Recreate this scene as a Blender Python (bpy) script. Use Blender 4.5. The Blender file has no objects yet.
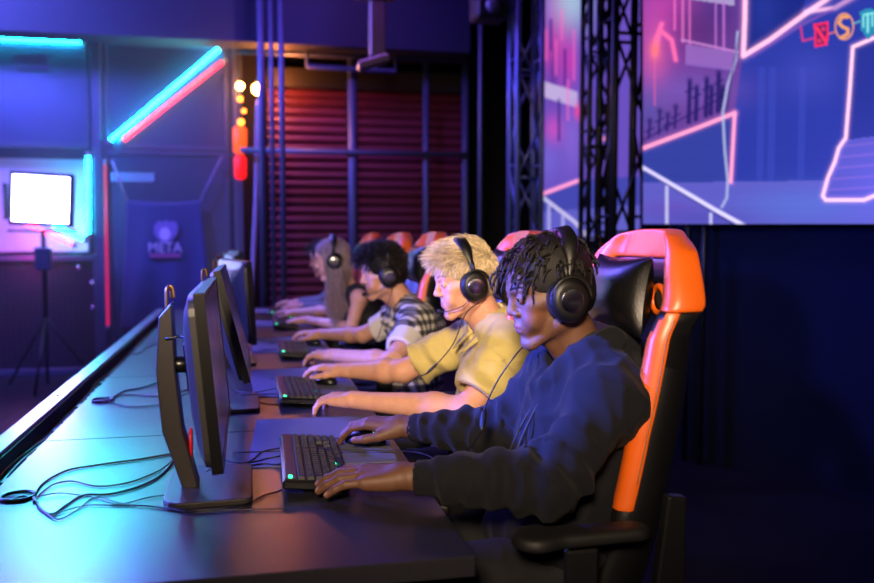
import bpy, math, random
import numpy as np
from mathutils import Vector, Matrix

C = bpy.context.scene.collection
SC = bpy.context.scene
PI = math.pi
rad = math.radians
V = lambda *a: np.array(a, dtype=float)

def lin(h):
    h = h.lstrip('#')
    r = []
    for i in (0, 2, 4):
        c = int(h[i:i+2], 16)/255
        r.append(c/12.92 if c <= .04045 else ((c+.055)/1.055)**2.4)
    return tuple(r)

# ------------------------------------------------------------------ materials
MATS = {}
def mat(name, col='#808080', rough=.5, metal=0., spec=.5, emit=None, es=1., bump=0., bscale=200., var=0., vscale=8.,
        coat=0., croughness=.1, attr=None, sss=0., sheen=0., alpha=1., aniso=0., rvar=0.):
    if name in MATS: return MATS[name]
    m = bpy.data.materials.new(name); m.use_nodes = True
    nt = m.node_tree; N = nt.nodes; L = nt.links
    b = N['Principled BSDF']
    c = lin(col) if isinstance(col, str) else col
    b.inputs['Base Color'].default_value = (*c, 1)
    b.inputs['Roughness'].default_value = rough
    b.inputs['Metallic'].default_value = metal
    b.inputs['Specular IOR Level'].default_value = spec
    b.inputs['Coat Weight'].default_value = coat
    b.inputs['Coat Roughness'].default_value = croughness
    b.inputs['Sheen Weight'].default_value = sheen
    b.inputs['Anisotropic'].default_value = aniso
    b.inputs['Alpha'].default_value = alpha
    if sss:
        b.inputs['Subsurface Weight'].default_value = sss
        b.inputs['Subsurface Radius'].default_value = (1, .35, .2)
        b.inputs['Subsurface Scale'].default_value = .006
    if emit is not None:
        e = lin(emit) if isinstance(emit, str) else emit
        b.inputs['Emission Color'].default_value = (*e, 1)
        b.inputs['Emission Strength'].default_value = es
    tc = N.new('ShaderNodeTexCoord')
    src = None
    if attr:
        a = N.new('ShaderNodeAttribute'); a.attribute_name = attr
        src = a.outputs['Color']
    if var or attr:
        nz = N.new('ShaderNodeTexNoise'); nz.inputs['Scale'].default_value = vscale; nz.inputs['Detail'].default_value = 6
        L.new(tc.outputs['Object'], nz.inputs['Vector'])
        mr = N.new('ShaderNodeMapRange')
        mr.inputs['From Min'].default_value = .3; mr.inputs['From Max'].default_value = .7
        mr.inputs['To Min'].default_value = 1-var; mr.inputs['To Max'].default_value = 1+var
        L.new(nz.outputs['Fac'], mr.inputs['Value'])
        mx = N.new('ShaderNodeVectorMath'); mx.operation = 'SCALE'
        if src: L.new(src, mx.inputs[0])
        else: mx.inputs[0].default_value = c
        L.new(mr.outputs['Result'], mx.inputs['Scale'])
        L.new(mx.outputs['Vector'], b.inputs['Base Color'])
        if rvar:
            m2 = N.new('ShaderNodeMapRange')
            m2.inputs['From Min'].default_value = .3; m2.inputs['From Max'].default_value = .7
            m2.inputs['To Min'].default_value = rough-rvar; m2.inputs['To Max'].default_value = rough+rvar
            L.new(nz.outputs['Fac'], m2.inputs['Value']); L.new(m2.outputs['Result'], b.inputs['Roughness'])
    if bump:
        nb = N.new('ShaderNodeTexNoise'); nb.inputs['Scale'].default_value = bscale; nb.inputs['Detail'].default_value = 4
        L.new(tc.outputs['Object'], nb.inputs['Vector'])
        bp = N.new('ShaderNodeBump'); bp.inputs['Strength'].default_value = bump; bp.inputs['Distance'].default_value = .002
        L.new(nb.outputs['Fac'], bp.inputs['Height']); L.new(bp.outputs['Normal'], b.inputs['Normal'])
    MATS[name] = m
    return m

# ------------------------------------------------------------------ mesh builder
class MB:
    def __init__(s): s.v = []; s.f = []; s.m = []; s.n = 0; s.sm = []
    def add(s, v, f, mi=0, smooth=False):
        v = np.asarray(v, float)
        s.v.append(v); s.f += [tuple(i+s.n for i in q) for q in f]; s.m += [mi]*len(f); s.sm += [smooth]*len(f); s.n += len(v)
        return s
    def box(s, c, d, R=None, mi=0, bev=0.):
        hx, hy, hz = d[0]/2, d[1]/2, d[2]/2
        if bev > 0:
            b = min(bev, hx*.95, hy*.95, hz*.95)
            v = []; 
            for sx in (-1, 1):
                for sy in (-1, 1):
                    for sz in (-1, 1):
                        v.append((sx*hx, sy*(hy-b), sz*(hz-b))); v.append((sx*(hx-b), sy*hy, sz*(hz-b))); v.append((sx*(hx-b), sy*(hy-b), sz*hz))
            idx = {}
            k = 0
            for sx in (0, 1):
                for sy in (0, 1):
                    for sz in (0, 1):
                        idx[sx, sy, sz] = k; k += 3
            f = []
            I = lambda a, b_, c_, t: idx[a, b_, c_]+t
            f.append([I(0,0,0,0), I(0,0,1,0), I(0,1,1,0), I(0,1,0,0)]); f.append([I(1,0,0,0), I(1,1,0,0), I(1,1,1,0), I(1,0,1,0)])
            f.append([I(0,0,0,1), I(1,0,0,1), I(1,0,1,1), I(0,0,1,1)]); f.append([I(0,1,0,1), I(0,1,1,1), I(1,1,1,1), I(1,1,0,1)])
            f.append([I(0,0,0,2), I(0,1,0,2), I(1,1,0,2), I(1,0,0,2)]); f.append([I(0,0,1,2), I(1,0,1,2), I(1,1,1,2), I(0,1,1,2)])
            for a in (0, 1):
                for c_ in (0, 1):
                    q = [I(a,c_,0,0), I(a,c_,1,0), I(a,c_,1,1), I(a,c_,0,1)]; f.append(q if (a^c_) == 0 else q[::-1])
                    q = [I(a,0,c_,0), I(a,0,c_,2), I(a,1,c_,2), I(a,1,c_,0)]; f.append(q if (a^c_) == 0 else q[::-1])
                    q = [I(0,a,c_,1), I(1,a,c_,1), I(1,a,c_,2), I(0,a,c_,2)]; f.append(q[::-1] if (a^c_) == 0 else q)
            for a in (0, 1):
                for b2 in (0, 1):
                    for c_ in (0, 1):
                        q = [I(a,b2,c_,0), I(a,b2,c_,1), I(a,b2,c_,2)]; f.append(q if (a^b2^c_) == 0 else q[::-1])
            v = np.array(v)
        else:
            v = np.array([(x, y, z) for x in (-hx, hx) for y in (-hy, hy) for z in (-hz, hz)])
            f = [(0,1,3,2), (4,6,7,5), (0,4,5,1), (2,3,7,6), (0,2,6,4), (1,5,7,3)]
        if R is not None: v = v@np.asarray(R).T
        return s.add(v+np.asarray(c, float), f, mi)
    def tube(s, pts, r, n=8, mi=0, cap=True, smooth=True, flat=None):
        pts = np.asarray(pts, float); m = len(pts)
        r = np.broadcast_to(np.asarray(r, float), (m,))
        t = np.gradient(pts, axis=0); t /= np.linalg.norm(t, axis=1, keepdims=True)+1e-12
        up = V(0, 0, 1) if abs(t[0][2]) < .9 else V(0, 1, 0)
        a = np.cross(t[0], up); a /= np.linalg.norm(a)
        A = []
        for i in range(m):
            a = a-t[i]*a.dot(t[i]); a /= np.linalg.norm(a)+1e-12; A.append(a.copy())
        A = np.array(A); B = np.cross(t, A)
        th = np.arange(n)/n*2*PI
        fb = 1. if flat is None else flat
        v = (pts[:, None]+(np.cos(th)[None, :, None]*A[:, None]+fb*np.sin(th)[None, :, None]*B[:, None])*r[:, None, None]).reshape(-1, 3)
        f = []
        for i in range(m-1):
            for j in range(n):
                f.append((i*n+j, i*n+(j+1) % n, (i+1)*n+(j+1) % n, (i+1)*n+j))
        if cap: f.append(tuple(range(n))[::-1]); f.append(tuple((m-1)*n+j for j in range(n)))
        return s.add(v, f, mi, smooth)
    def lathe(s, prof, c=(0,0,0), R=None, n=32, mi=0, smooth=True):
        v = []; 
        for (r, z) in prof:
            for j in range(n):
                a = j/n*2*PI; v.append((r*math.cos(a), r*math.sin(a), z))
        f = []
        for i in range(len(prof)-1):
            for j in range(n): f.append((i*n+j, i*n+(j+1) % n, (i+1)*n+(j+1) % n, (i+1)*n+j))
        f.append(tuple(range(n))[::-1]); f.append(tuple((len(prof)-1)*n+j for j in range(n)))
        v = np.array(v)
        if R is not None: v = v@np.asarray(R).T
        return s.add(v+np.asarray(c, float), f, mi, smooth)
    def prism(s, poly, h0, h1, axis=2, mi=0, R=None, c=(0,0,0)):
        # poly: list of 2D points in the two remaining axes (cyclic order), extruded along axis
        n = len(poly); v = []
        for h in (h0, h1):
            for (a, b) in poly:
                v.append({2: (a, b, h), 1: (a, h, b), 0: (h, a, b)}[axis])
        f = [tuple(range(n)), tuple(range(2*n-1, n-1, -1))]
        for i in range(n): f.append((i, i+n, (i+1) % n+n, (i+1) % n))
        v = np.array(v, float)
        if R is not None: v = v@np.asarray(R).T
        return s.add(v+np.asarray(c, float), f, mi)
    def build(s, name, mats, parent=None, loc=None, smooth=None, origin=None):
        me = bpy.data.meshes.new(name)
        v = np.concatenate(s.v) if s.v else np.zeros((0, 3))
        if origin is not None: v = v-np.asarray(origin, float); loc = origin if loc is None else loc
        me.from_pydata(v.tolist(), [], s.f)
        if not isinstance(mats, (list, tuple)): mats = [mats]
        for m in mats: me.materials.append(m)
        me.polygons.foreach_set('material_index', s.m)
        me.polygons.foreach_set('use_smooth', [bool(smooth)]*len(s.f) if smooth is not None else s.sm)
        me.update()
        o = bpy.data.objects.new(name, me); C.objects.link(o)
        if parent is not None: o.parent = parent
        if loc is not None: o.location = tuple(float(q) for q in loc)
        return o

def fix_normals(o):
    import bmesh
    bm = bmesh.new(); bm.from_mesh(o.data); bmesh.ops.recalc_face_normals(bm, faces=bm.faces); bm.to_mesh(o.data); bm.free(); return o

def bevel(o, w, seg=2, angle=40):
    m = o.modifiers.new('bevel', 'BEVEL'); m.width = w; m.segments = seg; m.limit_method = 'ANGLE'; m.angle_limit = rad(angle); m.harden_normals = False
    return o

def tag(o, label, cat, group=None, kind=None):
    if label: o['label'] = label
    if cat: o['category'] = cat
    if group: o['group'] = group
    if kind: o['kind'] = kind
    return o
def thing(name, label, cat, loc=(0,0,0), rz=0., group=None):
    o = bpy.data.objects.new(name, None); C.objects.link(o); o.empty_display_size = .1
    o.location = tuple(float(q) for q in loc); o.rotation_euler = (0, 0, rz)
    return tag(o, label, cat, group)
def struct(name, mb, m, **k):
    o = mb.build(name, m, **k); o['kind'] = 'structure'; return o
def kids(o): return [c for c in bpy.data.objects if c.parent == o]
def copy_tree(o, parent=None, cs=None):
    c = o.copy(); C.objects.link(c)
    if parent is not None: c.parent = parent
    for k in kids(o):
        copy_tree(k, c)
    return c

def spline(pts, n=12):
    # catmull-rom through pts
    P = [np.asarray(p, float) for p in pts]
    P = [2*P[0]-P[1]]+P+[2*P[-1]-P[-2]]
    out = []
    for i in range(1, len(P)-2):
        for k in range(n):
            t = k/n; a, b, c, d = P[i-1], P[i], P[i+1], P[i+2]
            out.append(.5*((2*b)+(-a+c)*t+(2*a-5*b+4*c-d)*t*t+(-a+3*b-3*c+d)*t**3))
    out.append(P[-2]); return np.array(out)

def rotz(a): c, s = math.cos(a), math.sin(a); return np.array([[c, -s, 0], [s, c, 0], [0, 0, 1.]])
def roty(a): c, s = math.cos(a), math.sin(a); return np.array([[c, 0, s], [0, 1, 0], [-s, 0, c]])
def rotx(a): c, s = math.cos(a), math.sin(a); return np.array([[1, 0, 0], [0, c, -s], [0, s, c]])

# ------------------------------------------------------------------ implicit surfaces (smooth-blended volumes, meshed)
def axis(lo, hi, coarse, bands=()):
    x = lo; o = [x]
    while x < hi:
        st = coarse
        for a, b, f in bands:
            if a-1e-6 <= x < b: st = min(st, f)
        x += st; o.append(x)
    return np.array(o, np.float32)

class Field:
    CAP = .045
    def __init__(s, xs, ys, zs):
        s.ax = (xs, ys, zs); s.d = np.full((len(xs), len(ys), len(zs)), s.CAP, np.float32)
    def _sl(s, lo, hi):
        r = []
        for a, l, h in zip(s.ax, lo, hi):
            i = np.searchsorted(a, l-s.CAP); j = np.searchsorted(a, h+s.CAP)
            if j <= i: return None
            r.append(slice(i, j))
        return tuple(r)
    def _ap(s, sl, p, k, op):
        a = s.d[sl]
        if op == 'u':
            if k > 0:
                h = np.clip(.5+.5*(p-a)/k, 0, 1); a = p*(1-h)+a*h-k*h*(1-h)
            else: a = np.minimum(a, p)
        else:
            q = -p
            if k > 0:
                h = np.clip(.5-.5*(q-a)/k, 0, 1); a = q*(1-h)+a*h+k*h*(1-h)
            else: a = np.maximum(a, q)
        s.d[sl] = a
    def _g(s, sl): return s.ax[0][sl[0]][:, None, None], s.ax[1][sl[1]][None, :, None], s.ax[2][sl[2]][None, None, :]
    def cone(s, a, b, ra, rb=None, k=.012, op='u'):
        a = np.asarray(a, float); b = np.asarray(b, float); rb = ra if rb is None else rb; R = max(ra, rb)
        sl = s._sl(np.minimum(a, b)-R, np.maximum(a, b)+R)
        if sl is None: return
        X, Y, Z = s._g(sl); e = b-a; L = max(e.dot(e), 1e-12)
        px, py, pz = X-a[0], Y-a[1], Z-a[2]
        h = np.clip((px*e[0]+py*e[1]+pz*e[2])/L, 0, 1)
        d = np.sqrt((px-h*e[0])**2+(py-h*e[1])**2+(pz-h*e[2])**2)-(ra+(rb-ra)*h)
        s._ap(sl, d.astype(np.float32), k, op)
    def cyl(s, a, b, ra, rb=None, k=.0, op='u'):
        a = np.asarray(a, float); b = np.asarray(b, float); rb = ra if rb is None else rb; R = max(ra, rb)
        sl = s._sl(np.minimum(a, b)-R, np.maximum(a, b)+R)
        if sl is None: return
        X, Y, Z = s._g(sl); e = b-a; Ln = math.sqrt(e.dot(e)); e = e/Ln
        px, py, pz = X-a[0], Y-a[1], Z-a[2]
        t = px*e[0]+py*e[1]+pz*e[2]
        q = np.sqrt(np.maximum(px**2+py**2+pz**2-t*t, 0))
        d = np.maximum(q-(ra+(rb-ra)*np.clip(t/Ln, 0, 1)), np.maximum(-t, t-Ln))
        s._ap(sl, d.astype(np.float32), k, op)
    def ell(s, c, r, R=None, k=.012, op='u'):
        # R: rows are the ellipsoid's axes in world space
        c = np.asarray(c, float); r = np.asarray(r, float); M = max(r)
        Rm = np.eye(3) if R is None else np.asarray(R, float)
        ext = np.abs(Rm.T)@r
        sl = s._sl(c-ext, c+ext)
        if sl is None: return
        X, Y, Z = s._g(sl); px, py, pz = X-c[0], Y-c[1], Z-c[2]
        k0 = 0; k1 = 0
        for i in range(3):
            q = px*Rm[i, 0]+py*Rm[i, 1]+pz*Rm[i, 2]
            k0 = k0+(q/r[i])**2; k1 = k1+(q/r[i]**2)**2
        k0 = np.sqrt(k0); k1 = np.sqrt(k1)+1e-9
        s._ap(sl, (k0*(k0-1)/k1).astype(np.float32), k, op)
    def plane(s, p, n, lo=None, hi=None, k=0.):
        # keep the side where (x-p).n < 0
        n = np.asarray(n, float); n = n/np.linalg.norm(n)
        sl = s._sl(lo, hi) if lo is not None else (slice(None),)*3
        if sl is None: return
        X, Y, Z = s._g(sl); d = (X-p[0])*n[0]+(Y-p[1])*n[1]+(Z-p[2])*n[2]
        s._ap(sl, (-d).astype(np.float32), k, 's')
    def warp(s, fn, band=.02):
        i = np.nonzero(np.abs(s.d) < band)
        P = np.stack([s.ax[0][i[0]], s.ax[1][i[1]], s.ax[2][i[2]]], 1)
        s.d[i] += fn(P).astype(np.float32)
    def mesh(s):
        d = s.d; S = (d < 0)
        S[0] = S[-1] = False; S[:, 0] = S[:, -1] = False; S[:, :, 0] = S[:, :, -1] = False
        nx, ny, nz = d.shape
        cnt = np.zeros((nx-1, ny-1, nz-1), np.uint8)
        for a in (0, 1):
            for b in (0, 1):
                for c in (0, 1): cnt += S[a:nx-1+a, b:ny-1+b, c:nz-1+c]
        act = np.flatnonzero((cnt > 0) & (cnt < 8)); del cnt
        i, j, k = np.unravel_index(act, (nx-1, ny-1, nz-1))
        co = {}
        for a in (0, 1):
            for b in (0, 1):
                for c in (0, 1): co[a, b, c] = (d[i+a, j+b, k+c], S[i+a, j+b, k+c])
        acc = np.zeros((len(act), 3)); num = np.zeros(len(act))
        for ax in range(3):
            for p in (0, 1):
                for q in (0, 1):
                    A = [p, q]; A.insert(ax, 0); B = [p, q]; B.insert(ax, 1)
                    da, sa = co[tuple(A)]; db, sb = co[tuple(B)]
                    m = sa != sb
                    t = np.where(m, da/np.where(np.abs(da-db) < 1e-9, 1e-9, da-db), 0); t = np.clip(t, .0, 1.)
                    P = np.zeros((len(act), 3))
                    for x in range(3): P[:, x] = A[x]
                    P[:, ax] = t
                    acc[m] += P[m]; num += m
        acc /= np.maximum(num, 1)[:, None]
        out = np.empty_like(acc)
        for x, ii in enumerate((i, j, k)):
            a = s.ax[x].astype(float); out[:, x] = a[ii]+(a[ii+1]-a[ii])*acc[:, x]
        faces = []
        sh = (nx-1, ny-1, nz-1)
        for ax in range(3):
            s0 = [slice(None)]*3; s1 = [slice(None)]*3; s0[ax] = slice(0, -1); s1[ax] = slice(1, None)
            e = np.nonzero(S[tuple(s0)] != S[tuple(s1)])
            e = np.stack(e, 1); ins = S[e[:, 0], e[:, 1], e[:, 2]]
            u, w = [(1, 2), (2, 0), (0, 1)][ax]
            ids = []
            for du, dw in ((-1, -1), (0, -1), (0, 0), (-1, 0)):
                c = e.copy(); c[:, u] += du; c[:, w] += dw
                ids.append(np.searchsorted(act, np.ravel_multi_index((c[:, 0], c[:, 1], c[:, 2]), sh)))
            q = np.stack(ids, 1); q[~ins] = q[~ins][:, ::-1]
            faces.append(q)
        return out, np.concatenate(faces)

def mesh_obj(name, v, q, mats, parent=None, col=None, origin=(0, 0, 0), mi=None):
    me = bpy.data.meshes.new(name)
    v = np.asarray(v, np.float64)-np.asarray(origin, float)
    me.vertices.add(len(v)); me.vertices.foreach_set('co', v.astype(np.float32).ravel())
    n = q.shape[1]
    me.loops.add(len(q)*n); me.loops.foreach_set('vertex_index', q.astype(np.int32).ravel())
    me.polygons.add(len(q)); me.polygons.foreach_set('loop_start', np.arange(0, len(q)*n, n, dtype=np.int32))
    me.polygons.foreach_set('use_smooth', np.ones(len(q), bool))
    if mi is not None: me.polygons.foreach_set('material_index', mi.astype(np.int32))
    for m in (mats if isinstance(mats, (list, tuple)) else [mats]): me.materials.append(m)
    me.update(calc_edges=True)
    if col is not None:
        a = me.color_attributes.new('tint', 'FLOAT_COLOR', 'POINT')
        c = np.ones((len(v), 4), np.float32); c[:, :3] = col; a.data.foreach_set('color', c.ravel())
    o = bpy.data.objects.new(name, me); C.objects.link(o)
    if parent is not None: o.parent = parent
    return o

def wob(P, f, seed, n=6, aniso=(1, 1, 1)):
    r = np.random.RandomState(seed); o = 0
    for _ in range(n):
        k = r.normal(size=3); k = k/np.linalg.norm(k)*f*r.uniform(.7, 1.4)*np.array(aniso)
        o = o+np.sin(P@k+r.uniform(0, 6.28))
    return o/n*1.6

def strands(S, W, n=4, flat=1.):
    # S: (m, k, 3) strand centre lines, W: (m, k) radii -> tapered tubes as one mesh
    m, k, _ = S.shape
    t = np.gradient(S, axis=1); t /= np.linalg.norm(t, axis=2, keepdims=True)+1e-9
    ref = np.tile(V(.31, .52, .79), (m, k, 1)); a = np.cross(t, ref); a /= np.linalg.norm(a, axis=2, keepdims=True)+1e-9
    b = np.cross(t, a); th = np.arange(n)/n*2*PI
    v = S[:, :, None]+(np.cos(th)[None, None, :, None]*a[:, :, None]+flat*np.sin(th)[None, None, :, None]*b[:, :, None])*W[:, :, None, None]
    idx = np.arange(m*k*n).reshape(m, k, n)
    q = np.stack([idx[:, :-1], np.roll(idx, -1, 2)[:, :-1], np.roll(idx, -1, 2)[:, 1:], idx[:, 1:]], -1).reshape(-1, 4)
    return v.reshape(-1, 3), q
# ------------------------------------------------------------------ people
class Head:
    def __init__(s, O, pitch=10, yaw=0, roll=0, scale=1.):
        # yaw > 0 turns the face towards the front of the room (-Y)
        p, y, r = rad(pitch), rad(yaw), rad(roll)
        s.O = np.asarray(O, float)
        M = rotz(y)@roty(-p)   # applied to a head that faces -X
        s.f = M@V(-1, 0, 0); s.l = M@V(0, -1, 0); s.u = M@V(0, 0, 1)
        c, q = math.cos(r), math.sin(r); s.l, s.u = c*s.l+q*s.u, c*s.u-q*s.l
        s.R = np.array([s.f, s.l, s.u]); s.k = scale
    def __call__(s, f, l, u): return s.O+(s.f*f+s.l*l+s.u*u)*s.k
    def loc(s, P): return (P-s.O)@s.R.T/s.k

def head_field(F, H, N, woman=False, nose_w=1., lips=1., jaw=1., nose_l=0.):
    k = H.k; E = lambda c, r, kk=.012, op='u', R=None: F.ell(H(*c), np.array(r)*k, H.R if R is None else R, kk*k, op)
    Cn = lambda a, b, ra, rb, kk=.012, op='u': F.cone(H(*a), H(*b), ra*k, rb*k, kk*k, op)
    E((-.014, 0, .052), (.096, .074, .084))
    E((.022, 0, .045), (.066, .062, .066), .02)          # forehead
    E((.026, 0, -.012), (.058, .055, .078), .02)         # face block
    Cn((.0, .048, -.03), (.006, .05, -.052), .017, .016*jaw, .02); Cn((.0, -.048, -.03), (.006, -.05, -.052), .017, .016*jaw, .02)
    for g in (1, -1):
        Cn((.006, .047*g, -.055), (.066, .014*g, -.092), .0155*jaw, .0135, .018)
        Cn((.058, .042*g, -.002), (.03, .056*g, .004), .015, .012, .018)     # cheekbone
        Cn((.084, .010*g, .036), (.068, .042*g, .036), .0085, .008, .012)    # brow
        E((.060, .032*g, -.034), (.022, .022, .026), .016)                   # cheek
    E((.071, 0, -.089), (.016, .02, .015), .014)         # chin
    E((.069, 0, -.052), (.022, .028, .026), .014)        # muzzle
    for g in (1, -1):
        E((.092, .032*g, .017), (.0155, .019, .0125), .010, 's')             # socket
        E((.0735, .0315*g, .018), (.0145, .0145, .0138), .003)               # lids
        E((.0895, .0315*g, .0165), (.0075, .0125, .0042), .0012, 's')
    Cn((.082, 0, .034), (.098-nose_l, 0, -.004), .0068, .0080*nose_w, .010)
    E((.1005-nose_l, 0, -.0115), (.0100, .0098*nose_w, .0088), .007)
    for g in (1, -1):
        E((.0915-nose_l*.8, .0112*g*nose_w, -.0155), (.0095, .0070*nose_w, .0070), .007)
        E((.0965-nose_l, .0055*g*nose_w, -.0240), (.0040, .0026, .0032), .002, 's')
    # mouth
    lo_ = .0035/lips
    Cn((.087-lo_, .010, -.0455), (.087-lo_, -.010, -.0455), .0052*lips, .0052*lips, .004)
    Cn((.078, .022, -.0505), (.088-lo_, .0, -.045), .0035*lips, .0052*lips, .004); Cn((.078, -.022, -.0505), (.088-lo_, .0, -.045), .0035*lips, .0052*lips, .004)
    Cn((.0845-lo_, .010, -.0570), (.0845-lo_, -.010, -.0570), .0058*lips, .0058*lips, .004)
    Cn((.0932-lo_, 0, -.0512), (.0842-lo_*.5, .018, -.0512), .0017, .0008, .002, 's'); Cn((.0932-lo_, 0, -.0512), (.0842-lo_*.5, -.018, -.0512), .0017, .0008, .002, 's')
    E((.090, 0, -.0715), (.007, .018, .006), .008, 's')
    for g in (1, -1): E((-.004, .077*g, .004), (.019, .008, .030), .005)     # ears
    # neck
    nb = np.asarray(N, float); r = .047 if woman else .056
    F.cone(H(-.022, 0, -.045), nb, r*k, r*k*1.06, .02)
    F.cone(H(.028, 0, -.088), nb+V(-.045, 0, .01), .016*k, .018*k, .02)

LIPS = {}
def head_cols(H, P, base, lip, cheek):
    L = H.loc(P); col = np.tile(base, (len(P), 1)).astype(float)
    def blob(c, r, cc, amt, hard=2.):
        w = np.clip(1-(((L-np.array(c))/np.array(r))**2).sum(1), 0, 1)**(1/hard)*amt
        col[:] = col*(1-w[:, None])+np.array(cc)*w[:, None]
    blob((.10, 0, -.045), (.022, .025, .0065), lip, .85, 3); blob((.10, 0, -.0575), (.024, .021, .0075), lip, .85, 3)
    for g in (1, -1):
        blob((.065, .042*g, -.022), (.03, .022, .02), cheek, .5)
        blob((.0975, .0315*g, .026), (.02, .019, .003), np.array(base)*.35, .9, 3)
    blob((.11, 0, -.015), (.02, .018, .014), cheek, .45)
    return col

def hand_field(F, W, fwd, up, side=1, curl=None, scale=1., spread=7., thumb=(.0, 0.), nails=None):
    # side = +1: the thumb lies on up x fwd ... given by sgn; W wrist centre
    f = np.asarray(fwd, float); f /= np.linalg.norm(f); u = np.asarray(up, float); u = u-f*u.dot(f); u /= np.linalg.norm(u)
    t = np.cross(u, f)*side      # towards the thumb
    k = scale
    P = lambda a, b, c: W+(f*a+t*b+u*c)*k
    F.cone(P(-.03, 0, 0), P(.015, 0, .002), .024*k, .025*k, .01)
    F.cone(P(-.03, .009, 0), P(.02, .014, .002), .0195*k, .018*k, .012)
    kn = [(.086, .031, .004), (.091, .0105, .007), (.086, -.0105, .005), (.077, -.030, .0)]
    for i, (a, b, c) in enumerate(kn):
        F.cone(P(.012, b*.55, .002), P(a, b, c), .0165*k, .0115*k, .014)
    F.cone(P(.03, -.018, -.006), P(.07, -.026, -.006), .014*k, .011*k, .012)
    F.cone(P(.02, .022, -.008), P(.062, .02, -.006), .0155*k, .011*k, .012)
    L = [(.043, .026, .021), (.047, .030, .022), (.043, .028, .021), (.034, .021, .019)]
    cu = curl or [(12, 40, 25)]*4
    tips = []
    for i in range(4):
        a0 = 0; p = P(*kn[i]); sp = rad((1.5-i)*spread)
        d0 = f*math.cos(sp)+t*math.sin(sp)
        r = [.0103, .0092, .0084, .0072] if i < 3 else [.009, .008, .0073, .0062]
        for j in range(3):
            a0 += rad(cu[i][j]); d = d0*math.cos(a0)-u*math.sin(a0)
            q = p+d*L[i][j]*k
            F.cone(p, q, r[j]*k, r[j+1]*k, .004); p = q
            if j == 2 and nails is not None:
                nrm = d0*math.sin(a0)+u*math.cos(a0); nails.append((q+nrm*.006*k, .0068*k))
        tips.append(p)
    b0 = P(.016, .022, -.006); ab = rad(38+thumb[0]); dn = rad(14+thumb[1])
    d = (f*math.cos(ab)+t*math.sin(ab))*math.cos(dn)-u*math.sin(dn)
    b1 = b0+d*.042*k; F.cone(b0, b1, .0155*k, .0125*k, .01)
    ab2 = rad(22+thumb[0]*.6); d = (f*math.cos(ab2)+t*math.sin(ab2))*math.cos(dn*.8)-u*math.sin(dn*.8)
    b2 = b1+d*.032*k; F.cone(b1, b2, .0112*k, .0102*k, .004)
    d = (f*math.cos(ab2-.25)+t*math.sin(ab2-.25))*math.cos(dn*.6)-u*math.sin(dn*.6)
    b3 = b2+d*.026*k; F.cone(b2, b3, .0102*k, .0082*k, .004)
    if nails is not None: nails.append((b3+u*.007*k, .007*k))
    return tips

def arm_field(F, S, El, W, e=0., r=(.048, .038, .0385, .026)):
    F.cone(S, El, r[0]+e, r[1]+e, .02)
    mid = El+(W-El)*.28
    F.cone(El, mid, r[1]-.002+e, r[2]+e, .02); F.cone(mid, W, r[2]+e, r[3]+e, .02)

def torso_field(F, J, e=0., wide=1.):
    P, Ch, N, SL, SR = J['pelvis'], J['chest'], J['neck'], J['sl'], J['sr']
    ax = Ch-P; ax = ax/np.linalg.norm(ax); yv = V(0, 1, 0); xv = np.cross(yv, ax); R = np.array([xv, yv, ax])
    F.ell(P, V(.115+e, .16*wide+e, .12+e), R, .05); F.ell((P+Ch)/2, V(.095+e, .135*wide+e, .18+e), R, .05)
    F.ell(Ch, V(.105+e, .155*wide+e, .155+e), R, .05)
    F.cone(SL+V(.0, .02, -.005), SR+V(0, -.02, -.005), .052+e, None, .05)
    F.cone(N+V(.005, -.035, -.01), SL, .045+e, .048+e, .03); F.cone(N+V(.005, .035, -.01), SR, .045+e, .048+e, .03)

def legs_field(F, J, e=0., feet=True):
    P = J['pelvis']
    for g in (-1, 1):
        h = P+V(-.02, .085*g, -.035); kn = V(P[0]-.44, P[1]+.13*g, P[2]-.01); an = V(P[0]-.40, P[1]+.13*g, .12)
        F.cone(h, kn, .085+e, .058+e, .03); m = kn*.65+an*.35
        F.cone(kn, m, .054+e, .055+e, .03); F.cone(m, an, .055+e, .036+e, .03)
        if feet: F.cone(an+V(0, 0, -.03), an+V(-.15, 0, -.08), .036, .028, .03)

def make_eye(H, g, iris, parent, org):
    mb = MB(); n = 20; rows = 14; v = []; f = []; mi = []
    r = .0126*H.k
    for i in range(rows+1):
        a = PI*i/rows*1.0
        for j in range(n):
            b = j/n*2*PI; v.append((math.cos(a)*r, math.sin(a)*math.cos(b)*r, math.sin(a)*math.sin(b)*r))
    for i in range(rows):
        for j in range(n):
            f.append((i*n+j, (i+1)*n+j, (i+1)*n+(j+1) % n, i*n+(j+1) % n)); mi.append(2 if i < 1 else (1 if i < 3 else 0))
    d = V(1, .0, -.12); d /= np.linalg.norm(d); l = np.cross(V(0, 0, 1), d); l /= np.linalg.norm(l); u = np.cross(d, l)
    M = np.array([d, l, u])@H.R     # rows local axes in world
    vv = np.array(v)@M+H(.0745, .0315*g, .0175)
    mb.v.append(vv-org); mb.f = f; mb.m = mi; mb.n = len(vv); mb.sm = [True]*len(f)
    o = mb.build('eye', [mat('eye_white', '#d8d2cc', .15, spec=.6), mat('iris_'+iris, iris, .1), mat('pupil', '#050505', .08)], parent)
    return o

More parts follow.
